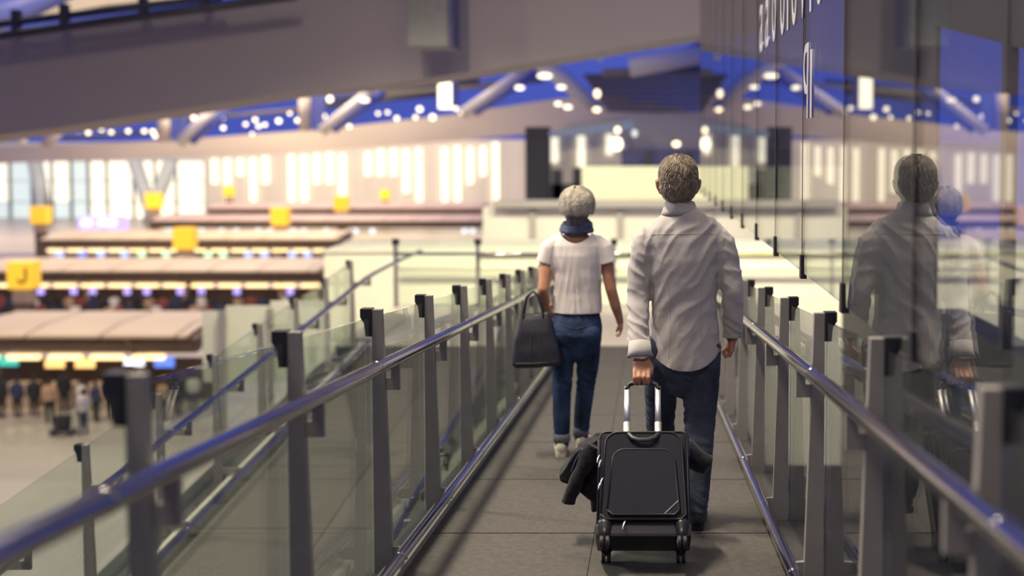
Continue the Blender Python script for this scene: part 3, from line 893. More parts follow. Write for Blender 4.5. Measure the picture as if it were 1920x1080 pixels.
def head(mb, c, w=1.0, ears=True, chin=0.0):
    """skull with face towards +y; c = centre at ear height"""
    x, y, z = c
    rows = [(-0.105, 0.034, 0.040, 0.052), (-0.080, 0.052, 0.062, 0.040), (-0.045, 0.062, 0.084, 0.020), (0.0, 0.070, 0.096, 0.008), (0.045, 0.073, 0.099, 0.002), (0.075, 0.066, 0.088, -0.002), (0.096, 0.034, 0.045, -0.004)]
    mb.tube([(x, y + r[3], z + r[0]) for r in rows], [(r[1]*w, r[2]*w) for r in rows], 18)
    mb.tube([(x, y + 0.098, z + 0.035), (x, y + 0.112, z + 0.0), (x, y + 0.120, z - 0.022), (x, y + 0.100, z - 0.030)], [0.008, 0.010, 0.014, 0.010], 8)     # nose
    mb.tube([(x - 0.045, y + 0.085, z + 0.036), (x, y + 0.103, z + 0.042), (x + 0.045, y + 0.085, z + 0.036)], 0.010, 8)                                   # brow
    mb.tube([(x - 0.022, y + 0.092, z - 0.052), (x, y + 0.103, z - 0.050), (x + 0.022, y + 0.092, z - 0.052)], 0.008, 8)                                   # lips
    mb.ball((x, y + 0.085, z - 0.088), (0.026, 0.022, 0.020))                                                                                            # chin
    if ears:
        for s in (-1, 1):
            mb.tube([(x + s*0.078*w, y - 0.005, z - 0.038), (x + s*0.089*w, y - 0.016, z - 0.008), (x + s*0.094*w, y - 0.022, z + 0.018)], [(0.010, 0.013), (0.013, 0.021), (0.012, 0.020)], 8)

def eyes(parent, c, w=1.0):
    for s in (-1, 1):
        e = obj('eye', MB().ball((0, 0, 0), 0.0125, 10), M['eye'], parent, smooth=True)
        e.location = (c[0] + s*0.032*w, c[1] + 0.088, c[2] + 0.018)

def sup(d, c, radii, e=2.6):
    k = (abs(d.x)**e + abs(d.y)**e + abs(d.z)**e)**(-1.0/e)
    return (c[0] + d.x*k*radii[0], c[1] + d.y*k*radii[1], c[2] + d.z*k*radii[2])

def hair_cap(c, radii, zlow_back, zlow_front, name='hair', e=2.6):
    """close cap over the skull, open over the face"""
    me = MB().ball((0, 0, 0), 1.0, 56).mesh(name)
    bm = bmesh.new()
    bm.from_mesh(me)
    for v in bm.verts:
        v.co = Vector(sup(v.co.normalized(), c, radii, e))
    for v in list(bm.verts):
        dy = (v.co.y - c[1])/radii[1]
        lim = zlow_back + (zlow_front - zlow_back)*float(smoothstep(-0.05, 0.75, np.array(dy)))
        if v.co.z < c[2] + lim:
            bm.verts.remove(v)
    bm.to_mesh(me)
    bm.free()
    return me

def strands(c, radii, n, length, width, zlow, fall=0.6, seed=1, curl=0.0, clump=0.0, e=2.6):
    rnd = random.Random(seed)
    mb = MB()
    vs, fs = [], []
    k = 0
    while k < n:
        th = rnd.uniform(0, 2*math.pi)
        cz = rnd.uniform(-0.95, 1.0)
        sr = math.sqrt(1 - cz*cz)
        d = Vector((sr*math.cos(th), sr*math.sin(th), cz))
        p = Vector(sup(d, c, radii, e))
        lim = zlow[0] + (zlow[1] - zlow[0])*float(smoothstep(-0.05, 0.75, np.array(d.y)))
        if p.z < c[2] + lim:
            continue
        nrm = Vector((d.x/radii[0], d.y/radii[1], d.z/radii[2])).normalized()
        down = Vector((0, 0, -1)) - nrm*(-nrm.z)
        swirl = nrm.cross(Vector((0, 0, 1)))
        cl = noise.noise(p*28 + Vector((seed, 0, 0)))*clump
        if down.length < 0.3:
            down = Vector((0.35*(1 if d.x > 0 else -1) + cl, -0.6, 0)) - nrm*0.0
        down.normalize()
        dirv = (nrm*(1 - fall) + down*fall + swirl*(rnd.uniform(-0.22, 0.22) + cl)).normalized()
        ln = length*rnd.uniform(0.6, 1.15)
        side = dirv.cross(nrm)
        if side.length < 1e-3:
            side = swirl
        side = side.normalized()*width*rnd.uniform(0.7, 1.2)
        p1 = p + dirv*ln*0.55
        p2 = p + (dirv*0.8 + down*0.35 - nrm*curl).normalized()*ln
        b = len(vs)
        vs += [p - side, p + side, p1 + side*0.8, p1 - side*0.8, p2]
        fs += [(b, b + 1, b + 2, b + 3), (b + 3, b + 2, b + 4)]
        k += 1
    me = bpy.data.meshes.new('hair_strands')
    me.from_pydata([tuple(v) for v in vs], [], fs)
    return me

def seam_on(me, pts, r, name='seam'):
    """thread line laid on the back of a garment: pts are (x, z), dropped on the surface from behind"""
    bm = bmesh.new()
    bm.from_mesh(me)
    tree = BVHTree.FromBMesh(bm)
    bm.free()
    out = []
    for x, z in pts:
        h = tree.ray_cast(Vector((x, -2, z)), Vector((0, 1, 0)))
        if h[0] is not None:
            out.append(h[0] + Vector((0, -r*0.3, 0)))
    return MB().tube(out, r, 6) if len(out) > 1 else None

def shoe(mb, sole, p, yaw, ln, up=0.0, w=0.045, hgt=0.075):
    """p = heel on the ground"""
    d = Vector((math.sin(yaw), math.cos(yaw), 0))
    q = Vector(p)
    pts = [q + d*(ln*a) + Vector((0, 0, h + up*(1 - a))) for a, h in ((0.10, 0.055), (0.28, 0.060), (0.5, 0.048), (0.75, 0.038), (0.93, 0.030))]
    side = Vector((d.y, -d.x, 0))
    mb.tube(pts, [(w*0.78, hgt*0.62), (w*0.85, hgt*0.66), (w*0.88, hgt*0.52), (w*1.0, hgt*0.40), (w*0.72, hgt*0.28)], 14, ref=side)
    mb.tube([q + d*ln*0.16 + Vector((0, 0, 0.06 + up)), q + d*ln*0.17 + Vector((0, 0, 0.115 + up))], [w*0.8, w*0.75], 12)
    out = []
    for a, ww in ((0.0, 0.55), (0.06, 0.8), (0.3, 0.86), (0.55, 0.92), (0.78, 1.04), (0.94, 0.78), (1.0, 0.35)):
        out.append((a, ww))
    poly = [q + d*ln*a + side*(w*ww) + Vector((0, 0, up*(1 - a))) for a, ww in out] + [q + d*ln*a - side*(w*ww) + Vector((0, 0, up*(1 - a))) for a, ww in reversed(out)]
    n = len(poly)
    sole.add([tuple(v) for v in poly] + [tuple(v + Vector((0, 0, 0.026))) for v in poly],
             [tuple(range(n)), tuple(range(2*n - 1, n - 1, -1))] + [(i, i + n, (i + 1) % n + n, (i + 1) % n) for i in range(n)])

def skin_mat(name, col):
    m = mat(name, col, 0.5, 0, 0.12, 25, 0.15, 120)
    m.node_tree.nodes['Principled BSDF'].inputs['Subsurface Weight'].default_value = 0.08
    return m

M['skin_m'] = skin_mat('tanned_skin', (0.40, 0.20, 0.125))
M['skin_w'] = skin_mat('tanned_skin_woman', (0.43, 0.21, 0.13))
M['eye'] = mat('eye_white', (0.6, 0.58, 0.55), 0.2)
M['shirt'] = mat('pale_grey_cotton', (0.43, 0.41, 0.41), 0.8, 0, 0.03, 6, 0.35, 14, 0.3, sheen=0.2)
M['seam_shirt'] = mat('shirt_stitching', (0.42, 0.40, 0.40), 0.8)
M['tee'] = mat('white_jersey', (0.74, 0.70, 0.68), 0.85, 0, 0.03, 6, 0.15, 40, 0.2, stretch=(1, 1, 0.3), sheen=0.2)
M['jeans_m'] = mat('faded_slate_denim', (0.052, 0.064, 0.092), 0.85, 0, 0.45, 6, 0.35, 30, 0.2)
M['jeans_w'] = mat('dark_blue_denim', (0.026, 0.045, 0.100), 0.85, 0, 0.65, 7, 0.35, 30, 0.2)
M['denim_cuff'] = mat('pale_denim_cuff', (0.17, 0.18, 0.22), 0.85, 0, 0.2, 30)
M['denim_seam'] = mat('denim_stitch', (0.05, 0.06, 0.10), 0.85)
M['hair_m'] = mat('brown_grey_hair', (0.20, 0.155, 0.115), 0.45, 0, 0.55, 30, 0.3, 120, 0.4, stretch=(1, 1, 0.25))
M['hair_w'] = mat('silver_blond_hair', (0.56, 0.52, 0.44), 0.45, 0, 0.30, 26, 0.3, 110, 0.4, stretch=(1, 1, 0.3))
M['hair_w_dark'] = mat('dark_nape_hair', (0.10, 0.095, 0.10), 0.5, 0, 0.4, 40, 0.3, 110, 0.4, stretch=(1, 1, 0.3))
M['scarf'] = mat('slate_blue_scarf', (0.075, 0.095, 0.16), 0.9, 0, 0.25, 22, 0.4, 40, 0.2)
M['leather'] = mat('black_leather', (0.022, 0.023, 0.034), 0.42, 0, 0.15, 14, 0.2, 90, 0.5)
M['bag_seam'] = mat('dark_grey_stitching', (0.07, 0.07, 0.08), 0.6)
M['shoe_dark'] = mat('dark_shoe', (0.025, 0.027, 0.035), 0.5)
M['shoe_cream'] = mat('cream_canvas_shoe', (0.66, 0.60, 0.46), 0.6, 0, 0.1, 20)
M['sole'] = mat('pale_rubber_sole', (0.55, 0.52, 0.44), 0.6)

# ---------------- man
MY = 5.25
man_loc = Vector((0.186, MY, ramp_z(MY)))
hc = (-0.026, 0.010, 1.655)
mb = MB()
head(mb, hc, 1.08)
mb.tube([(-0.015, -0.005, 1.46), (-0.020, 0.0, 1.55), (-0.024, 0.012, 1.62)], [0.070, 0.060, 0.058], 14)
mb.tube([(0, 0, 0.84), (0, 0, 1.0), (0, 0, 1.25), (0, 0, 1.38), (0, 0, 1.47)], [(0.145, 0.10), (0.135, 0.095), (0.160, 0.100), (0.145, 0.080), (0.075, 0.055)], 18)
for s, pts in ((-1, [(-0.02, 0, 0), (0, 0, 0), (0, 0, 0)]),):
    pass
# left arm reaching back to the trolley handle
mb.tube([(-0.150, 0.0, 1.365), (-0.203, -0.012, 1.27), (-0.222, -0.03, 1.12)], [0.042, 0.046, 0.040], 12)
mb.tube([(-0.222, -0.03, 1.12), (-0.220, -0.10, 0.99), (-0.214, -0.155, 0.885), (-0.210, -0.175, 0.850)], [0.040, 0.040, 0.030, 0.028], 12)
mb.tube([(-0.210, -0.178, 0.855), (-0.206, -0.200, 0.820), (-0.203, -0.214, 0.788)], [(0.030, 0.017), (0.041, 0.018), (0.043, 0.016)], 12)
fingers(mb, [[(-0.203 + dx, -0.218, 0.792), (-0.203 + dx, -0.248, 0.768 - abs(dx)*0.2), (-0.203 + dx, -0.244, 0.738), (-0.203 + dx*0.95, -0.218, 0.728)] for dx in (-0.034, -0.0115, 0.0115, 0.033)], 0.0098)
mb.tube([(-0.176, -0.192, 0.835), (-0.156, -0.200, 0.805), (-0.158, -0.212, 0.775), (-0.172, -0.224, 0.757)], [0.013, 0.0115, 0.0105, 0.009], 8)
# right arm hanging, fist loosely closed
mb.tube([(0.150, 0.0, 1.365), (0.210, -0.005, 1.28), (0.245, -0.02, 1.14)], [0.042, 0.046, 0.040], 12)
mb.tube([(0.245, -0.02, 1.14), (0.250, 0.02, 1.02), (0.245, 0.05, 0.93), (0.243, 0.055, 0.895)], [0.040, 0.040, 0.030, 0.028], 12)
mb.tube([(0.243, 0.055, 0.900), (0.240, 0.055, 0.865), (0.236, 0.053, 0.838)], [(0.017, 0.030), (0.019, 0.040), (0.017, 0.041)], 12)
fingers(mb, [[(0.236, 0.053 + dy, 0.842), (0.228, 0.052 + dy, 0.812), (0.208, 0.050 + dy, 0.806), (0.198, 0.050 + dy, 0.826)] for dy in (-0.034, -0.0115, 0.0115, 0.033)], 0.0098)
mb.tube([(0.232, 0.085, 0.872), (0.220, 0.096, 0.845), (0.206, 0.088, 0.828)], [0.013, 0.011, 0.0095], 8)
# legs
LEGL = [(-0.085, 0.0, 0.86), (-0.108, 0.07, 0.64), (-0.112, 0.13, 0.49), (-0.100, 0.16, 0.28), (-0.085, 0.20, 0.09)]
LEGR = [(0.088, 0.0, 0.86), (0.084, -0.005, 0.64), (0.080, -0.005, 0.49), (0.074, -0.08, 0.28), (0.052, -0.135, 0.10)]
for lg in (LEGL, LEGR):
    mb.tube(lg, [0.080, 0.068, 0.052, 0.048, 0.035], 12)
    e = lg[-1]
    mb.tube([(e[0], e[1] - 0.02, 0.06), (e[0], e[1] + 0.15, 0.045)], [0.035, 0.028], 8)
body = remesh(mb, 0.0045, 4, 'person_body')
man = obj('person', body, M['skin_m'], smooth=True, cat='person', label='man in pale shirt and jeans walking away, pulling the black suitcase')
man.location = man_loc
eyes(man, hc)

hair = obj('hair', hair_cap((hc[0], -0.004, hc[2] + 0.030), (0.089, 0.117, 0.112), -0.100, 0.055), M['hair_m'], man, smooth=True, label='short brown-grey hair')
displace(hair.data, lambda p: 0.010*fbm(p, (26, 26, 14)) + 0.005*fbm(p, (60, 60, 24), 3))
solid(hair, 0.012)
obj('hair_strands', strands((hc[0], -0.004, hc[2] + 0.030), (0.089, 0.117, 0.112), 11000, 0.026, 0.0011, (-0.100, 0.055), 0.62, 2, 0.25, 0.9), M['hair_m'], hair, kind='stuff')
M['hair_m_grey'] = mat('grey_hair', (0.42, 0.36, 0.28), 0.45, 0, 0.3, 40)
obj('grey_strands', strands((hc[0], -0.004, hc[2] + 0.030), (0.090, 0.118, 0.113), 2000, 0.030, 0.0011, (-0.095, 0.055), 0.58, 9, 0.2, 1.3), M['hair_m_grey'], hair, kind='stuff')

mb = MB()
mb.tube([(0.008, 0.0, 0.62), (0.008, 0, 0.78), (0.006, 0, 0.88), (0.004, 0, 1.02), (0.004, 0, 1.16), (0.0, 0.0, 1.30), (-0.004, 0.0, 1.39), (-0.008, 0.0, 1.455), (-0.012, 0.0, 1.505), (-0.016, 0.0, 1.54)],
        [(0.170, 0.135), (0.176, 0.138), (0.172, 0.134), (0.160, 0.128), (0.164, 0.132), (0.186, 0.136), (0.198, 0.126), (0.184, 0.108), (0.116, 0.086), (0.068, 0.066)], 28)
SLL = [(-0.145, 0.0, 1.400), (-0.184, -0.005, 1.355), (-0.207, -0.015, 1.27), (-0.218, -0.03, 1.13), (-0.220, -0.09, 1.00), (-0.216, -0.15, 0.885), (-0.212, -0.19, 0.80)]
SLR = [(0.140, 0.0, 1.402), (0.180, 0.0, 1.362), (0.210, -0.005, 1.28), (0.238, -0.02, 1.14), (0.246, 0.015, 1.02), (0.243, 0.05, 0.925), (0.240, 0.06, 0.83)]
for sl in (SLL, SLR):
    mb.tube(sl, [0.072, 0.071, 0.063, 0.056, 0.052, 0.048 if sl is SLR else 0.052, 0.048 if sl is SLR else 0.058], 18)
shirt_me = remesh(mb, 0.0065, 5, 'shirt')
def shirt_fold(p):
    x, y, z = p
    back = 1.0 if y < 0.03 else 0.5
    arm = 1.0 if abs(x) > 0.19 or (abs(x) > 0.17 and z < 1.1) else 0.0
    u = x*0.82 - z*0.57
    v = x*0.57 + z*0.82
    wv = 0.05*noise.noise(Vector((x*7, y*5, z*6)))
    f = noise.noise(Vector(((u + wv)*12, y*3, v*3.4 + 2.0)))
    g = noise.noise(Vector((u*30 + 5, y*4, v*5.0)))
    r = (1 - abs(f)*2.2)
    lowsmooth = 0.35 + 0.65*float(smoothstep(0.80, 1.05, np.array(z)))
    d = 0.010*r*lowsmooth*(0.45 + 0.9*abs(noise.noise(Vector((x*5, 1.7, z*5))))) + 0.003*g
    if arm:
        a = noise.noise(Vector((x*6, y*8, z*20 + x*14)))
        d = 0.0075*(1 - abs(a)*2.2) + 0.002*g
    side = math.exp(-((abs(x) - 0.16)/0.03)**2)*0.004*noise.noise(Vector((x*5, y*8, z*30)))
    return d*back + side - 0.003
displace(shirt_me, shirt_fold)
co = co_of(shirt_me)
def hem(x): return 0.768 + 0.088*np.clip(np.abs(x - 0.008)/0.175, 0, 1.15)**2.4
tor = np.abs(co[:, 0] - 0.01) < 0.187
w0 = np.where(tor, 1.0, 0.0)
arm_l = (co[:, 0] < -0.152) & (co[:, 2] < 1.12)
arm_r = (co[:, 0] > 0.186) & (co[:, 2] < 1.12)
# split into trunk and sleeves below the armpits by connectivity is not needed: cut each with its own surface
z_shift = np.where(arm_l, 0.862 + 0.25*(co[:, 1] + 0.17) - 0.0, np.where(arm_r, 0.905, hem(co[:, 0])))
co2 = co.copy()
co2[:, 2] -= z_shift
set_co(shirt_me, co2)
# store the shift so that cut vertices come back to their height
at = shirt_me.attributes.new('shift', 'FLOAT', 'POINT')
at.data.foreach_set('value', z_shift.astype(np.float32))
cut(shirt_me, (0, 0, 0), (0, 0, -1))
sh = np.empty(len(shirt_me.vertices), dtype=np.float32)
shirt_me.attributes['shift'].data.foreach_get('value', sh)
co = co_of(shirt_me)
co[:, 2] += sh
set_co(shirt_me, co)
shirt = obj('shirt', shirt_me, M['shirt'], man, smooth=True, label='untucked pale grey long-sleeved shirt')
solid(shirt, 0.003)
for nm, pts in (('yoke_seam', [(x, 1.425 - 0.25*x*x) for x in np.linspace(-0.155, 0.155, 22)]), ('back_dart', [(-0.078 + 0.012*math.sin(i/14*3.1), z) for i, z in enumerate(np.linspace(1.20, 0.83, 15))]),
                ('back_dart', [(0.088 - 0.012*math.sin(i/14*3.1), z) for i, z in enumerate(np.linspace(1.20, 0.83, 15))])):
    sm = seam_on(shirt_me, pts, 0.0013)
    if sm:
        obj(nm, sm, M['seam_shirt'], shirt, smooth=True)
# collar: stand and fold-over leaf
def ring_loft(profile, cx, cy, seg=40, tilt=0.0, gap=None):
    mb = MB()
    vs, fs = [], []
    for (r, z) in profile:
        for j in range(seg):
            a = 2*math.pi*j/seg
            x, y = math.sin(a)*r[0], -math.cos(a)*r[1]
            vs.append((cx + x, cy + y, z - tilt*(y + r[1])))
    m = len(profile)
    for i in range(m):
        for j in range(seg):
            k, n = (j + 1) % seg, (i + 1) % m
            fs.append((i*seg + j, i*seg + k, n*seg + k, n*seg + j))
    return mb.add(vs, fs)
obj('collar', ring_loft([((0.066, 0.066), 1.525), ((0.064, 0.064), 1.578), ((0.069, 0.069), 1.584), ((0.074, 0.073), 1.578), ((0.088, 0.085), 1.535), ((0.096, 0.090), 1.512), ((0.090, 0.086), 1.512), ((0.078, 0.076), 1.535)], -0.018, 0.002, 44, 0.16),
    M['shirt'], shirt, smooth=True)
# turned-back left cuff, flaring; plain right cuff
obj('cuff', MB().tube([(-0.214, -0.150, 0.915), (-0.212, -0.168, 0.872), (-0.211, -0.176, 0.848)], [(0.052, 0.052), (0.056, 0.054), (0.064, 0.056)], 22, dome=False).mesh('cuff'), M['shirt'], shirt, smooth=True, label='open turned-back cuff')
for o in shirt.children:
    if o.name.startswith('cuff'):
        bm = bmesh.new()
        bm.from_mesh(o.data)
        bmesh.ops.delete(bm, geom=[f for f in bm.faces if len(f.verts) > 4], context='FACES_ONLY')
        bm.to_mesh(o.data)
        bm.free()
        solid(o, 0.003)
obj('cuff', ring_loft([((0.046, 0.046), 0.958), ((0.047, 0.047), 0.902), ((0.043, 0.043), 0.902), ((0.042, 0.042), 0.958)], 0.243, 0.052, 28), M['shirt'], shirt, smooth=True)
cp = MB().prism([(-0.030, 0.0), (0.030, 0.0), (0.052, -0.052), (0.0, -0.030), (-0.060, -0.046)], -0.0015, 0.0015)
cpo = obj('cuff_flap', cp, M['shirt'], shirt, label='loose cuff corner')
cpo.location = (-0.172, -0.150, 0.900)
cpo.rotation_euler = (0.3, 0.5, 0.9)

mb = MB()
mb.tube([(0.0, 0, 0.70), (0.0, -0.005, 0.80), (0, -0.005, 0.90), (0, 0, 1.0)], [(0.10, 0.09), (0.160, 0.124), (0.158, 0.120), (0.140, 0.10)], 22)
mb.tube(LEGL, [0.096, 0.083, 0.070, 0.064, 0.058], 18)
mb.tube(LEGR, [0.098, 0.088, 0.073, 0.062, 0.056], 18)
jm = remesh(mb, 0.0065, 4, 'jeans')
def jean_fold(p, knee=0.49, a=1.0):
    x, y, z = p
    k = math.exp(-((z - knee)/0.10)**2) + 0.7*math.exp(-((z - 0.14)/0.07)**2) + 0.5*math.exp(-((z - 0.74)/0.06)**2)
    n = noise.noise(Vector((x*7, y*7, z*26 + x*12)))
    n2 = noise.noise(Vector((x*14, y*14, z*10)))
    return a*(0.007*k*(1 - abs(n)*2.4) + 0.0022*n2)
displace(jm, jean_fold)
jeans = obj('jeans', jm, M['jeans_m'], man, smooth=True, label='faded slate-blue jeans')
for lg, yaw, up in ((LEGL, 0.05, 0.0), (LEGR, 0.10, 0.0)):
    e = lg[-1]
    up_mb, so_mb = MB(), MB()
    ln = 0.29
    shoe(up_mb, so_mb, (e[0], e[1] - 0.055, -ramp_z(0) + ramp_z(e[1] - 0.055)), yaw, ln, up, 0.046)
    so = obj('shoe', remesh(up_mb, 0.005, 3, 'shoe'), M['shoe_dark'], man, smooth=True, label='dark leather shoe')
    obj('sole', so_mb, M['black'], so)

# ---------------- woman
WY = 6.9
wo_loc = Vector((-0.442, WY, ramp_z(WY)))
hw = (0.006, 0.012, 1.575)
mb = MB()
head(mb, hw, 0.93, ears=False)
mb.tube([(0.0, -0.015, 1.36), (0.002, -0.008, 1.45), (0.005, 0.008, 1.54)], [(0.085, 0.055), 0.052, 0.050], 14)
mb.tube([(0, 0, 0.80), (0, 0, 0.95), (0, 0, 1.15), (0, 0, 1.30), (0, -0.005, 1.385), (0, -0.005, 1.425)], [(0.140, 0.095), (0.125, 0.085), (0.145, 0.095), (0.148, 0.080), (0.110, 0.055), (0.070, 0.05)], 18)
# left arm bent, bag over the forearm
mb.tube([(-0.150, 0.0, 1.330), (-0.192, -0.025, 1.22), (-0.203, -0.085, 1.075)], [0.040, 0.044, 0.037], 12)
mb.tube([(-0.203, -0.085, 1.075), (-0.205, -0.015, 0.995), (-0.202, 0.070, 0.945), (-0.198, 0.095, 0.932)], [0.037, 0.035, 0.026, 0.024], 12)
mb.tube([(-0.198, 0.095, 0.935), (-0.192, 0.135, 0.912), (-0.184, 0.170, 0.897)], [(0.015, 0.026), (0.016, 0.034), (0.014, 0.034)], 10)
fingers(mb, [[(-0.184, 0.172, 0.898 + dz), (-0.174, 0.196, 0.882 + dz), (-0.154, 0.196, 0.874 + dz), (-0.146, 0.178, 0.876 + dz)] for dz in (-0.028, -0.009, 0.010, 0.028)], 0.0080)
mb.tube([(-0.182, 0.150, 0.940), (-0.170, 0.172, 0.938), (-0.154, 0.180, 0.924)], [0.011, 0.0095, 0.008], 8)
# right arm hanging, swung slightly out
mb.tube([(0.150, 0.0, 1.330), (0.197, -0.012, 1.22), (0.222, -0.030, 1.07)], [0.040, 0.044, 0.037], 12)
mb.tube([(0.222, -0.030, 1.07), (0.252, -0.015, 0.96), (0.275, 0.01, 0.875), (0.280, 0.015, 0.850)], [0.037, 0.034, 0.025, 0.023], 12)
mb.tube([(0.280, 0.015, 0.855), (0.284, 0.018, 0.825), (0.283, 0.020, 0.800)], [(0.014, 0.025), (0.016, 0.034), (0.014, 0.035)], 10)
fingers(mb, [[(0.283, 0.020 + dy, 0.803), (0.281, 0.020 + dy, 0.778), (0.268, 0.018 + dy, 0.762), (0.256, 0.016 + dy, 0.766)] for dy in (-0.028, -0.0095, 0.0095, 0.027)], 0.0080)
mb.tube([(0.278, 0.045, 0.832), (0.266, 0.056, 0.805), (0.256, 0.050, 0.785)], [0.011, 0.0095, 0.008], 8)
WLL = [(-0.080, 0.0, 0.82), (-0.088, -0.005, 0.60), (-0.092, -0.01, 0.46), (-0.094, -0.045, 0.28), (-0.092, -0.06, 0.085)]
WLR = [(0.078, 0.0, 0.82), (0.070, 0.03, 0.60), (0.058, 0.06, 0.46), (0.036, 0.09, 0.28), (0.020, 0.11, 0.085)]
for lg in (WLL, WLR):
    mb.tube(lg, [0.075, 0.062, 0.046, 0.044, 0.031], 12)
    e = lg[-1]
    mb.tube([(e[0], e[1] - 0.015, 0.055), (e[0], e[1] + 0.13, 0.04)], [0.032, 0.026], 8)
wbody = remesh(mb, 0.0045, 4, 'person_body')
woman = obj('person', wbody, M['skin_w'], smooth=True, cat='person', label='woman in white t-shirt, blue jeans and scarf walking ahead with a black bag')
woman.location = wo_loc
eyes(woman, hw, 0.93)
cap_c = (hw[0], -0.004, hw[2] + 0.036)
hair = obj('hair', hair_cap(cap_c, (0.108, 0.127, 0.113), -0.056, 0.04, e=2.15), M['hair_w'], woman, smooth=True, label='short silver-blond hair')
displace(hair.data, lambda p: 0.012*fbm(p, (18, 18, 10)) + 0.005*fbm(p, (50, 50, 18), 3))
solid(hair, 0.015)
obj('hair_strands', strands(cap_c, (0.108, 0.126, 0.112), 9000, 0.045, 0.0014, (-0.040, 0.04), 0.74, 5, 0.35, 0.9, e=2.15), M['hair_w'], hair, kind='stuff')
nape = obj('nape_hair', MB().tube([(hw[0], -0.030, 1.500), (hw[0], -0.030, 1.545), (hw[0], -0.022, 1.60)], [(0.062, 0.060), (0.080, 0.082), (0.090, 0.094)], 24), M['hair_w_dark'], woman, smooth=True, label='dark cropped hair at the nape')
displace(nape.data, lambda p: 0.003*fbm(p, (50, 50, 20)))

mb = MB()
mb.tube([(0.008, 0, 0.80), (0.008, 0, 0.93), (0.006, 0, 1.05), (0.003, 0, 1.18), (0.0, 0.0, 1.29), (0.0, -0.003, 1.355), (0.0, -0.005, 1.405), (0, -0.005, 1.44)],
        [(0.162, 0.128), (0.164, 0.128), (0.150, 0.118), (0.152, 0.118), (0.172, 0.116), (0.178, 0.100), (0.135, 0.078), (0.090, 0.062)], 26)
for s in (-1, 1):
    mb.tube([(s*0.130, -0.002, 1.355), (s*0.170, -0.005, 1.325), (s*0.198, -0.015, 1.24), (s*0.214, -0.02, 1.14)], [0.062, 0.064, 0.060, 0.058], 16)
tm = remesh(mb, 0.0065, 4, 'tshirt')
def tee_fold(p):
    x, y, z = p
    f = noise.noise(Vector((x*24 + z*4*(1 if x > 0 else -1), y*4, z*2.4)))
    g = noise.noise(Vector((x*10, y*6, z*14)))
    lo = float(smoothstep(1.30, 1.05, np.array(z)))
    return 0.006*(1 - abs(f)*2.2)*(0.35 + 0.65*lo) + 0.003*g - 0.002
displace(tm, tee_fold)
for s in (-1, 1):
    # sleeve openings
    co = co_of(tm)
    sh = np.where(s*co[:, 0] > 0.163, 1.235 + 0.25*(s*co[:, 0] - 0.20), -5.0)
    at = tm.attributes.get('shift') or tm.attributes.new('shift', 'FLOAT', 'POINT')
    far_arm = (s*co[:, 0] > 0.163) & (co[:, 2] < 1.30)
    sh = np.where(far_arm, sh, -5.0)
    c2 = co.copy()
    c2[:, 2] -= sh
    set_co(tm, c2)
    at.data.foreach_set('value', sh.astype(np.float32))
    bm = bmesh.new()
    bm.from_mesh(tm)
    bmesh.ops.delete(bm, geom=[v for v in bm.verts if v.co.z < 0], context='VERTS')
    bm.to_mesh(tm)
    bm.free()
    s2 = np.empty(len(tm.vertices), dtype=np.float32)
    tm.attributes['shift'].data.foreach_get('value', s2)
    co = co_of(tm)
    co[:, 2] += s2
    set_co(tm, co)
# hem and scooped neckline
co = co_of(tm)
cut(tm, (0, 0, 0.922), (0, 0, -1))
co = co_of(tm)
nk = np.where(np.abs(co[:, 0]) < 0.125, 1.368 + 0.062*np.clip(np.abs(co[:, 0])/0.105, 0, 1.2)**2, 9.0)
tm.attributes['shift'].data.foreach_set('value', nk.astype(np.float32))
c2 = co.copy()
c2[:, 2] -= nk
set_co(tm, c2)
cut(tm, (0, 0, 0), (0, 0, 1))
s2 = np.empty(len(tm.vertices), dtype=np.float32)
tm.attributes['shift'].data.foreach_get('value', s2)
co = co_of(tm)
co[:, 2] += s2
set_co(tm, co)
tee = obj('t_shirt', tm, M['tee'], woman, smooth=True, label='loose white short-sleeved t-shirt')
solid(tee, 0.003)

mb = MB()
mb.tube([(0.0, -0.005, 0.68), (0.002, -0.012, 0.78), (0.004, -0.008, 0.86), (0.004, 0, 0.95)], [(0.09, 0.085), (0.158, 0.132), (0.158, 0.125), (0.140, 0.105)], 22)
for s in (-1, 1):
    mb.ball((s*0.075, -0.055, 0.79), (0.080, 0.085, 0.085), 14)
mb.tube(WLL, [0.088, 0.073, 0.060, 0.058, 0.046], 18)
mb.tube(WLR, [0.088, 0.075, 0.060, 0.058, 0.046], 18)
jm = remesh(mb, 0.0065, 4, 'jeans')
displace(jm, lambda p: jean_fold(p, 0.47, 0.9))
wj = obj('jeans', jm, M['jeans_w'], woman, smooth=True, label='dark blue slim jeans')
for nm, pts in (('yoke_seam', [(x, 0.862 - 0.03*(1 - abs(x)/0.13)) for x in np.linspace(-0.13, 0.13, 18)]), ('pocket_seam', [(0.045, 0.845), (0.045, 0.765), (0.085, 0.735), (0.125, 0.765), (0.128, 0.845)]),
                ('pocket_seam', [(-0.045, 0.845), (-0.045, 0.765), (-0.085, 0.735), (-0.125, 0.765), (-0.128, 0.845)])):
    sm = seam_on(jm, pts, 0.0022)
    if sm:
        obj(nm, sm, M['denim_seam'], wj, smooth=True)
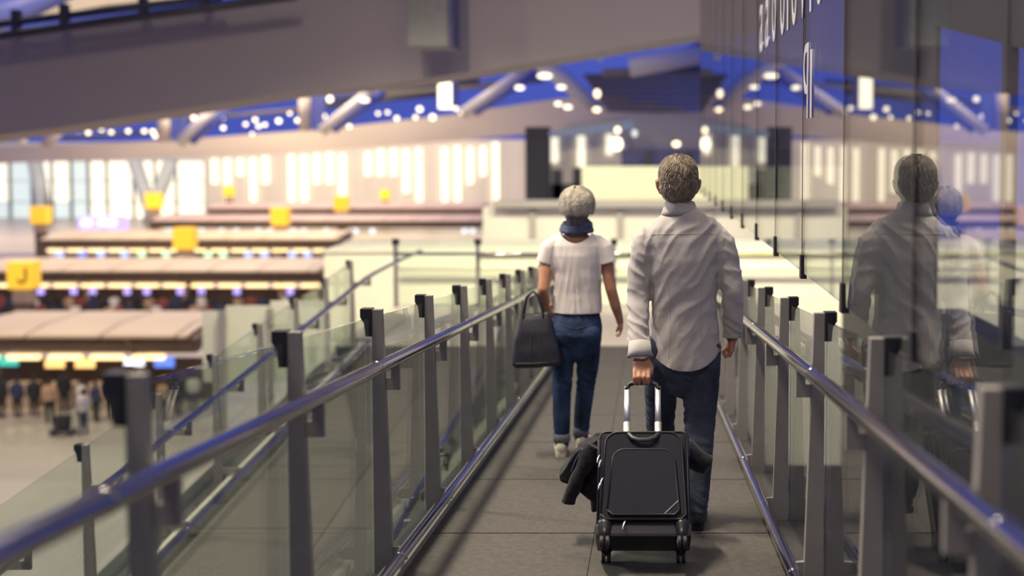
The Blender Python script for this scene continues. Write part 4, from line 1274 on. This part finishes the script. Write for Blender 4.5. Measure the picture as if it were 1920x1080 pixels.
for lg, yaw, z0 in ((WLL, -0.08, 0.0), (WLR, 0.12, 0.0)):
    e = lg[-1]
    dr = ramp_z(e[1])
    obj('jeans_cuff', ring_loft([((0.050, 0.050), 0.150), ((0.054, 0.054), 0.146), ((0.054, 0.054), 0.098), ((0.048, 0.048), 0.098)], e[0], e[1] + 0.0, 26), M['denim_cuff'], wj, smooth=True)
    up_mb, so_mb = MB(), MB()
    shoe(up_mb, so_mb, (e[0], e[1] - 0.055, ramp_z(e[1] - 0.05)), yaw, 0.255, 0.0, 0.043, 0.072)
    so = obj('shoe', remesh(up_mb, 0.005, 3, 'shoe'), M['shoe_cream'], woman, smooth=True, label='cream canvas shoe')
    obj('sole', so_mb, M['sole'], so)
# scarf wound round the neck
mb = MB()
for (z, r, rr, ph) in ((1.446, 0.076, 0.022, 0.0), (1.466, 0.068, 0.024, 1.0), (1.486, 0.061, 0.020, 2.2)):
    pts = [((math.cos(a)*r*1.12 + 0.003), math.sin(a)*r*0.95 - 0.004, z + 0.008*math.sin(a*1.0 + ph) + (0.012 if math.sin(a) > 0 else 0)) for a in np.linspace(0, 2*math.pi, 25)]
    mb.tube(pts, [(rr*0.8, rr)]*25, 10, ref=(0, 0, 1))
sc = remesh(mb, 0.005, 2, 'scarf')
displace(sc, lambda p: 0.006*(1 - 2*abs(fbm(p, (9, 9, 38)))))
obj('scarf', sc, M['scarf'], woman, smooth=True, label='slate-blue scarf wound round the neck')

# ---------------- tote bag on the woman's forearm
bag = thing('tote_bag', 'black leather tote bag hanging from the woman\'s left forearm', 'bag', tuple(wo_loc + Vector((-0.238, -0.125, 0.60))), rot=(0, math.radians(-3), 0))
rows = [(0.0, 0.148, 0.075), (0.02, 0.158, 0.083), (0.10, 0.146, 0.078), (0.22, 0.118, 0.060), (0.30, 0.098, 0.036), (0.335, 0.092, 0.022)]
vs, fs, seg = [], [], 40
for (z, a, b) in rows:
    for j in range(seg):
        an = 2*math.pi*j/seg
        c, s_ = math.cos(an), math.sin(an)
        e = 0.45
        x = math.copysign(abs(c)**e, c)*a
        y = math.copysign(abs(s_)**e, s_)*b
        vs.append((x, y, z + (-0.010*math.cos(x/a*1.5) if z > 0.3 else 0)))
for i in range(len(rows) - 1):
    for j in range(seg):
        k = (j + 1) % seg
        fs.append((i*seg + j, i*seg + k, (i + 1)*seg + k, (i + 1)*seg + j))
fs.append(tuple(range(seg - 1, -1, -1)))
b_me = MB().add(vs, fs).mesh('bag_body')
bm = bmesh.new()
bm.from_mesh(b_me)
bmesh.ops.subdivide_edges(bm, edges=[e for e in bm.edges if abs(e.verts[0].co.z - e.verts[1].co.z) > 0.015], cuts=5, use_grid_fill=True)
bm.to_mesh(b_me)
bm.free()
displace(b_me, lambda p: 0.007*noise.noise(Vector((p[0]*16, p[1]*10, p[2]*7 + 2))))
solid(obj('bag_body', b_me, M['leather'], bag, smooth=True), 0.003)
for s in (-1, 1):
    obj('bag_handle', MB().tube([(-0.072, s*0.030, 0.27), (-0.070, s*0.034, 0.335), (-0.045, s*0.020, 0.435), (0.0, s*0.006, 0.470), (0.030, s*0.018, 0.435), (0.055, s*0.034, 0.335), (0.058, s*0.030, 0.27)], [(0.008, 0.005)]*7, 8, ref=(0, 0, 1)), M['leather'], bag, smooth=True)
obj('front_seam', MB().tube([(-0.125, -0.088, 0.035), (0.0, -0.090, 0.030), (0.125, -0.088, 0.035)], 0.0022, 6), M['bag_seam'], bag, smooth=True)
for x in (-0.022, 0.022):
    obj('vertical_seam', MB().tube([(x*1.5, -0.088, 0.04), (x*1.3, -0.082, 0.12), (x, -0.064, 0.22)], 0.0018, 6), M['bag_seam'], bag, smooth=True)

# ---------------- suitcase
TH = math.radians(36)
M['case'] = mat('black_nylon', (0.008, 0.009, 0.020), 0.6, 0, 0.15, 60, 0.2, 400, 0.2)
M['case_panel'] = mat('charcoal_nylon_panel', (0.010, 0.011, 0.024), 0.65, 0, 0.12, 60, 0.25, 500, 0.2)
M['piping'] = mat('black_piping', (0.010, 0.010, 0.016), 0.4)
M['zip'] = mat('steel_zip_pull', (0.55, 0.55, 0.56), 0.3, 1.0)
M['tube'] = mat('bright_aluminium', (0.95, 0.94, 0.92), 0.42, 1.0, 0.02)
case = thing('suitcase', 'black soft-sided wheeled suitcase pulled tilted by the man', 'suitcase', (-0.008, 4.57, ramp_z(4.57)), rot=(-TH, 0, 0))
def rbox(x0, x1, y0, y1, z0, z1, r, seg=4):
    me = box(x0, x1, y0, y1, z0, z1).mesh('rbox')
    return bevel_mesh(me, r, seg)
obj('body', rbox(-0.198, 0.198, -0.225, -0.010, 0.058, 0.505, 0.030), M['case'], case, smooth=True)
def arch(w, z0, z1, r, wt=None, n=7):
    wt = wt or w
    pts = [(-w, z0 + 0.02), (-w + 0.02, z0), (w - 0.02, z0), (w, z0 + 0.02)]
    pts += [(wt - r + r*math.cos(a), z1 - r + r*math.sin(a)) for a in np.linspace(0, math.pi/2, n)]
    pts += [(-wt + r - r*math.sin(a), z1 - r + r*math.cos(a)) for a in np.linspace(0, math.pi/2, n)]
    return pts
p1 = arch(0.178, 0.112, 0.490, 0.055, 0.165)
fpn = obj('front_pocket', MB().prism(p1, -0.246, -0.215), M['case_panel'], case, bevel=0.006)
p2 = arch(0.150, 0.128, 0.410, 0.050, 0.132)
obj('outer_pocket', MB().prism(p2, -0.258, -0.240), M['case_panel'], fpn, bevel=0.005)
def loop(pts, y, r): return MB().tube([(a, y, b) for a, b in pts + pts[:1]], r, 8, ref=(0, 1, 0), dome=False)
obj('piping', loop(p1, -0.246, 0.0042), M['piping'], fpn, smooth=True)
obj('piping', loop(p2, -0.256, 0.0042), M['piping'], fpn, smooth=True)
obj('piping', loop(arch(0.190, 0.070, 0.500, 0.03), -0.222, 0.005), M['piping'], case, smooth=True)
obj('diagonal_stitch', MB().tube([(0.090, -0.2595, 0.132), (0.146, -0.2595, 0.185)], 0.0018, 6), M['seam_shirt'], fpn, smooth=True)
obj('grab_handle', MB().tube([(-0.068, -0.245, 0.487), (-0.050, -0.258, 0.462), (-0.02, -0.262, 0.450), (0.02, -0.262, 0.450), (0.050, -0.258, 0.462), (0.068, -0.245, 0.487)], [(0.004, 0.011)]*6, 8, ref=(0, 1, 0)), M['piping'], case, smooth=True)
for nm, (x, z) in (('zip_pull', (-0.188, 0.385)), ('zip_pull', (-0.180, 0.365)), ('zip_pull', (-0.172, 0.285)), ('zip_pull', (-0.180, 0.268)), ('zip_pull', (-0.075, 0.102))):
    obj(nm, MB().tube([(x, -0.250, z), (x - 0.006, -0.256, z - 0.014), (x - 0.010, -0.256, z - 0.034)], [0.0028, 0.0040, 0.0032], 8), M['zip'], case, smooth=True)
for x in (-0.196, 0.196):
    obj('zip_track', MB().tube([(x, -0.205, 0.40), (x, -0.205, 0.47)], 0.0035, 6), M['zip'], case, smooth=True)
obj('base', rbox(-0.200, 0.200, -0.232, -0.004, 0.045, 0.098, 0.012, 2), M['piping'], case)
for x in (-0.160, 0.160):
    for (y, ground) in ((-0.215, False), (0.0, True)):
        cy, cz = (-0.027*math.sin(TH), 0.027*math.cos(TH)) if ground else (-0.225, 0.024)
        wh = thing('wheel', 'double spinner wheel in its housing')
        wh.parent = case
        wh.location = (x, cy, cz)
        for dx in (-0.012, 0.012):
            obj('tyre', MB().tube([(dx - 0.007, 0, 0), (dx + 0.007, 0, 0)], 0.027, 20, ref=(0, 1, 0), dome=False), M['black'], wh, bevel=0.003)
            obj('hub', MB().tube([(dx - 0.008, 0, 0), (dx + 0.008, 0, 0)], 0.012, 12, ref=(0, 1, 0), dome=False), M['seam_shirt'], wh)
        obj('wheel_fork', MB().prism([(-0.018, 0.004), (0.018, 0.004), (0.026, 0.036), (0.020, 0.060), (-0.020, 0.060), (-0.026, 0.036)], -0.004, 0.004, 'x'), M['piping'], wh, bevel=0.002)
        obj('housing', MB().tube([(0, 0.0 if ground else 0.006, 0.034), (0, 0.0 if ground else 0.010, 0.072)], [0.028, 0.036], 14), M['piping'], wh, smooth=True)
for x in (-0.076, 0.066):
    obj('handle_tube', MB().tube([(x, -0.032, 0.46), (x, -0.032, 0.62)], [(0.0165, 0.010)]*2, 14, dome=False), M['tube'], case, smooth=True)
    obj('handle_tube', MB().tube([(x, -0.032, 0.60), (x, -0.032, 0.795)], [(0.0140, 0.0085)]*2, 14, dome=False), M['tube'], case, smooth=True)
obj('grip', MB().tube([(-0.078, -0.032, 0.785), (-0.070, -0.032, 0.806), (-0.045, -0.032, 0.816), (0.035, -0.032, 0.816), (0.060, -0.032, 0.806), (0.068, -0.032, 0.785)], [(0.012, 0.012)]*6, 12, ref=(0, 1, 0)), M['piping'], case, smooth=True)

# ---------------- jacket slung over the case behind the pockets
M['jacket'] = mat('black_jersey', (0.012, 0.012, 0.018), 0.85, 0, 0.2, 30, 0.3, 60, 0.2, sheen=0.15)
mb = MB()
YJ = 4.93
def J(px, py, dy=0.0): return P(px, py, YJ + dy)
mb.prism([tuple(J(a, b).xz) for a, b in ((1124, 824), (1098, 833), (1078, 851), (1060, 877), (1048, 892), (1052, 902), (1064, 908), (1078, 906), (1088, 922), (1102, 936), (1124, 948))], YJ - 0.055, YJ + 0.045)
mb.tube([J(1285, 850), J(1200, 838, 0.03), J(1120, 842, 0.02)], [(0.02, 0.05), (0.02, 0.05), (0.03, 0.06)], 16, ref=(0, 1, 0))
mb.tube([J(1114, 842, -0.075), J(1092, 880, -0.085), J(1077, 915, -0.085), J(1068, 938, -0.085), J(1064, 952, -0.085)], [(0.034, 0.040), (0.030, 0.036), (0.026, 0.030), (0.024, 0.027), (0.024, 0.030)], 16, ref=(0, 1, 0), dome=False)
mb.tube([J(1258, 834), J(1288, 848), J(1308, 868), J(1329, 879)], [(0.040, 0.050), (0.045, 0.054), (0.043, 0.050), (0.040, 0.047)], 18, ref=(0, 1, 0), dome=False)
mb.tube([J(1117, 925, -0.03), J(1113, 964, -0.03)], [0.032, 0.018], 10)
jk = remesh(mb, 0.005, 3, 'jacket')
displace(jk, lambda p: 0.010*(1 - 2.2*abs(noise.noise(Vector((p[0]*13 + p[2]*9, p[1]*8, p[2]*7))))) - 0.004)
jo = obj('jacket', jk, M['jacket'], smooth=True, cat='jacket', label='black hooded jacket slung across the suitcase, sleeves hanging out both sides')
obj('zipper', MB().tube([J(1090, 848, -0.085), J(1078, 868, -0.085), J(1069, 890, -0.07)], 0.0022, 6), M['zip'], jo, smooth=True)
